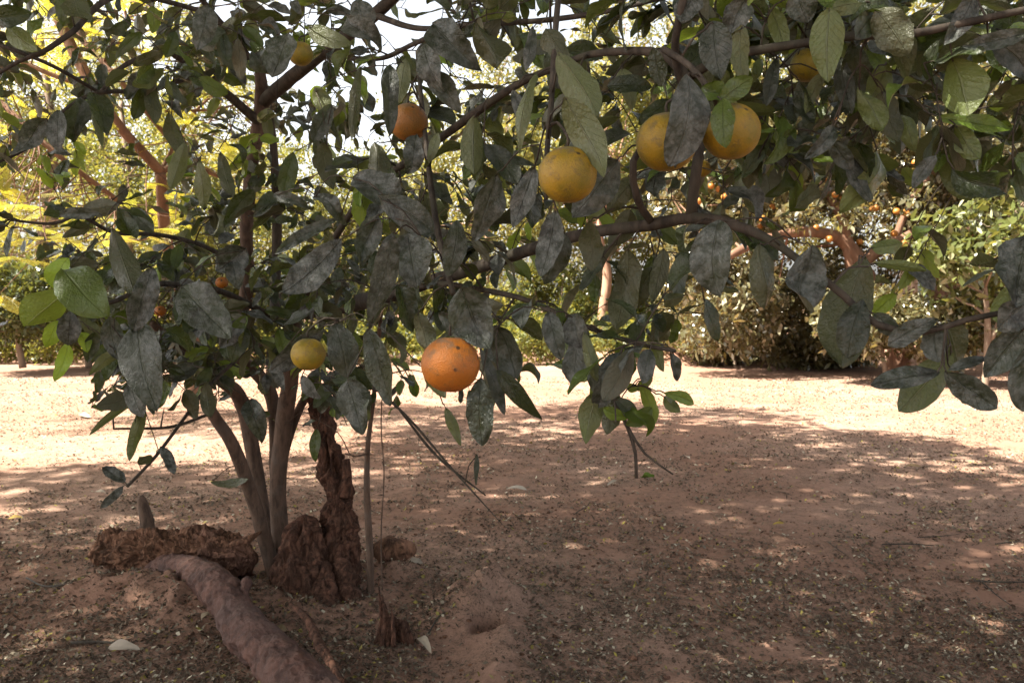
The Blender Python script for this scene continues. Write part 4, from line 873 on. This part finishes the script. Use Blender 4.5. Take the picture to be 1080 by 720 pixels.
# A: feathery leaved tree with rusty limbs, left
def frond(mb, base, dirv, L, droop):
    dirv = norm(dirv); up = np.array([0, 0, 1.0]); sd = norm(np.cross(dirv, up)); nr = norm(np.cross(sd, dirv))
    npn = 13
    V = []; K = 0; Fq = []
    pts = []
    for i in range(6):
        t = i / 5; pts.append(np.array([*(base + dirv * L * t + np.array([0, 0, -droop * L * t * t])), .0025 * (1 - .6 * t)]))
    tube(mb, pts, 4, L / 6, cap=False, tone=(.5, .5, 0))
    for i in range(npn):
        t = (i + 1.5) / (npn + 1); c = base + dirv * L * t + np.array([0, 0, -droop * L * t * t])
        pl = L * .40 * math.sin(math.pi * min(.97, t * .85 + .12)) ** .8
        for s in (-1, 1):
            pd = norm(sd * s + dirv * .45 + np.array([0, 0, -.25 - droop * .3])); q = norm(np.cross(pd, nr))
            nl = 9
            for j in range(nl):
                e = c + pd * pl * (j + .7) / nl
                for s2 in (-1, 1):
                    ld_ = norm(q * s2 + pd * .3); l2 = .0095 + .003 * rng.random(); w2 = pd * .0038
                    V += [e - w2, e + ld_ * l2 * .5 - w2 * 1.3, e + ld_ * l2, e + ld_ * l2 * .5 + w2 * 1.3]; Fq.append([K, K + 1, K + 2, K + 3]); K += 4
    tn = np.array([rng.random(), rng.random(), 0.0]); mb.add(np.array(V), np.array(Fq), None, tn)
dA = 6.2
baseA = at(200, dA + .8)
A_ = thing('feathery_tree', baseA, 'tree with rusty orange bare limbs and feathery yellow-green fronds, left background', 'tree')
def WA(px, py, d, r): return np.array([*at(px, d, py=py), r])
mbT = MB(); tA = [WA(205, 420, dA + .8, .075), WA(200, 340, dA + .8, .06), WA(178, 260, dA + .6, .05), WA(172, 182, dA + .3, .042)]
tube(mbT, tA, 16, .05, .08, 8); mbT.build('trunk', MB_OR, A_, origin=baseA)
limA = [[WA(172, 182, dA + .3, .04), WA(130, 135, dA, .038), WA(100, 88, dA, .040), WA(78, 45, dA, .042), WA(58, -5, dA, .042), WA(30, -80, dA, .04)],
        [WA(172, 182, dA + .3, .03), WA(200, 176, dA + .4, .022), WA(240, 190, dA + .6, .015)],
        [WA(205, 178, dA + .5, .018), WA(150, 110, dA + .2, .020), WA(115, 70, dA + .2, .022), WA(72, 22, dA + .2, .022), WA(40, -30, dA + .2, .02)],
        [WA(178, 260, dA + .6, .03), WA(130, 215, dA + .3, .022), WA(65, 165, dA, .020), WA(0, 105, dA, .022), WA(-50, 70, dA, .02)],
        [WA(100, 95, dA, .02), WA(60, 82, dA, .018), WA(0, 55, dA, .018), WA(-60, 30, dA, .016)],
        [WA(172, 182, dA + .3, .016), WA(210, 120, dA + .5, .012), WA(260, 80, dA + .7, .01)], [WA(178, 120, dA + .3, .012), WA(230, 118, dA + .4, .01), WA(262, 110, dA + .5, .006)],
        [WA(115, 70, dA + .2, .014), WA(140, 30, dA + .2, .012), WA(120, -30, dA + .2, .01)]]
anch = []
for l in limA:
    mb = MB(); q = tube(mb, l, 12, .06, .08, 8); mb.build('limb', MB_OR, A_, origin=l[0][:3]); anch += [x[:3] for x in q[::2]]
anch = np.array(anch)
fr = MB(); tw = MB()
spots = [(20, 250, 26, 34), (60, 235, 30, 25), (110, 25, 30, 30), (90, 55, 25, 30), (170, 60, 45, 40), (210, 140, 45, 45), (170, 215, 40, 30), (15, 110, 30, 60), (5, 190, 22, 40), (240, 60, 40, 50), (40, 10, 40, 30), (190, 15, 50, 30), (270, 170, 35, 40), (130, 250, 40, 25), (-20, 260, 30, 40)]
for (a, b, ra, rb) in spots:
    for k in range(8):
        c = at(a + rng.normal(0, ra * .6), dA + rng.uniform(-.5, .9), py=b + rng.normal(0, rb * .6))
        j = int(np.argsort(np.linalg.norm(anch - c, axis=1))[rng.integers(0, 9)])
        tube(tw, wood_path(anch[j], c, .006, .003, .1, 3), 5, .08, cap=False)
        for m_ in range(2):
            frond(fr, c, np.array([rng.normal(0, 1), rng.normal(0, 1), rng.normal(.1, .4)]), rng.uniform(.22, .40), rng.uniform(.1, .6))
tw.build('twigs', MB_OR, A_, origin=baseA); fr.build('crown', ML_FERN, A_, False, baseA)

# ------------------------------------------------------------------ unseen big tree overhead, crown shaped to shade the foreground (stands behind the camera)
sh = np.array(SUN)
def over(gx, gy, h): return np.array([gx + sh[0] / sh[2] * h, gy + sh[1] / sh[2] * h, h])
cl = []
def edge(x):   # far edge of the shade on the ground, by x
    return float(np.interp(x, [-4, -2.5, -1.2, 0, 1.0, 1.8, 2.6, 3.2, 4.5], [4.3, 4.6, 5.6, 7.2, 8.2, 7.8, 6.4, 5.2, 4.4]))
while len(cl) < 1450:
    gx = rng.uniform(-4.5, 5.0); gy = rng.uniform(-2.5, 8.2); h = rng.uniform(4.6, 7.2)
    e = edge(gx)
    if gy > e: continue
    if gy > e - 2.0 and rng.random() < .5: continue
    cl.append(over(gx, gy, h))
cl = np.array(cl)
bs = np.array([-4.6, -3.2, 0.0])
S_ = thing('shade_tree', bs, 'large unseen tree behind the viewer, its canopy shaped to shade the foreground', 'tree')
mb = MB(); tube(mb, [np.array([*bs - [0, 0, .2], .30]), np.array([-4.5, -3.1, 1.5, .24]), np.array([-4.2, -2.6, 3.2, .2]), np.array([-3.6, -1.6, 5.2, .14]), np.array([-3.2, -.5, 6.6, .06])], 20, .12, .1, 5)
mb.build('trunk', MB_GR, S_, origin=bs)
mb = MB(); anc = [np.array([-4.2, -2.6, 3.4]), np.array([-3.9, -2.1, 4.2]), np.array([-3.6, -1.6, 5.1]), np.array([-3.2, -.5, 6.4])]
for k in range(46):
    c = cl[k]; a = anc[rng.integers(0, 4)]; tube(mb, wood_path(a, c, .05, .008, .10, 5), 7, .2)
mb.build('limbs', MB_GR, S_, origin=bs)
mb = MB(); v, f, t = leaf_cloud(cl, 115000, .12, .36, up=.6); mb.add(v, f, None, t); mb.build('crown', ML_MID, S_, True, bs)

# ------------------------------------------------------------------ far wood closing the view behind the trees
def wood():
    cl = []
    for k in range(2300):
        x = rng.uniform(-34, 34); y = 21 + rng.uniform(0, 5) + abs(x) * .1; px = 540 + F * x / y
        top = float(np.interp(px, [-200, 0, 120, 290, 330, 400, 470, 560, 700, 1080, 1300], [7.5, 7.2, 7.0, 6.2, 4.2, 4.6, 5.6, 7.2, 8, 8, 8])) * (1 + .15 * float(fbm(x * .5, 1.0, 2.0, 3)))
        cl.append([x, y, rng.uniform(.2, 1) ** .8 * top])
    v, f, t = leaf_cloud(np.array(cl), 190000, .12, .55, up=.5)
    mb = MB(); mb.add(v, f, None, t); tag(mb.build('far_wood', ML_YG), 'leafy mass of far-off trees closing the view behind the orchard', 'woodland', None, 'stuff')
    cl = [[rng.uniform(-24, 24), 18.5 + rng.uniform(0, 3), rng.uniform(.1, 1.5)] for k in range(700)]
    v, f, t = leaf_cloud(np.array(cl), 45000, .11, .4, up=.5)
    mb = MB(); mb.add(v, f, None, t); tag(mb.build('undergrowth', ML_DK), 'dark undergrowth along the foot of the far wood', 'undergrowth', None, 'stuff')
wood()

def scrub():
    cl = [[rng.uniform(-10.5, 3.2), 13.2 + rng.uniform(0, 1.9), rng.uniform(.12, .35) + .45 * max(0, float(fbm(k * .013, 1.0, 2.0, 2)) + .3)] for k in range(520)]
    v, f, t = leaf_cloud(np.array(cl), 42000, .075, .26, up=.5)
    mb = MB(); mb.add(v, f, None, t); tag(mb.build('scrub', ML_MID), 'low tangled scrub growing along the earth bank', 'scrub', None, 'stuff')
scrub()
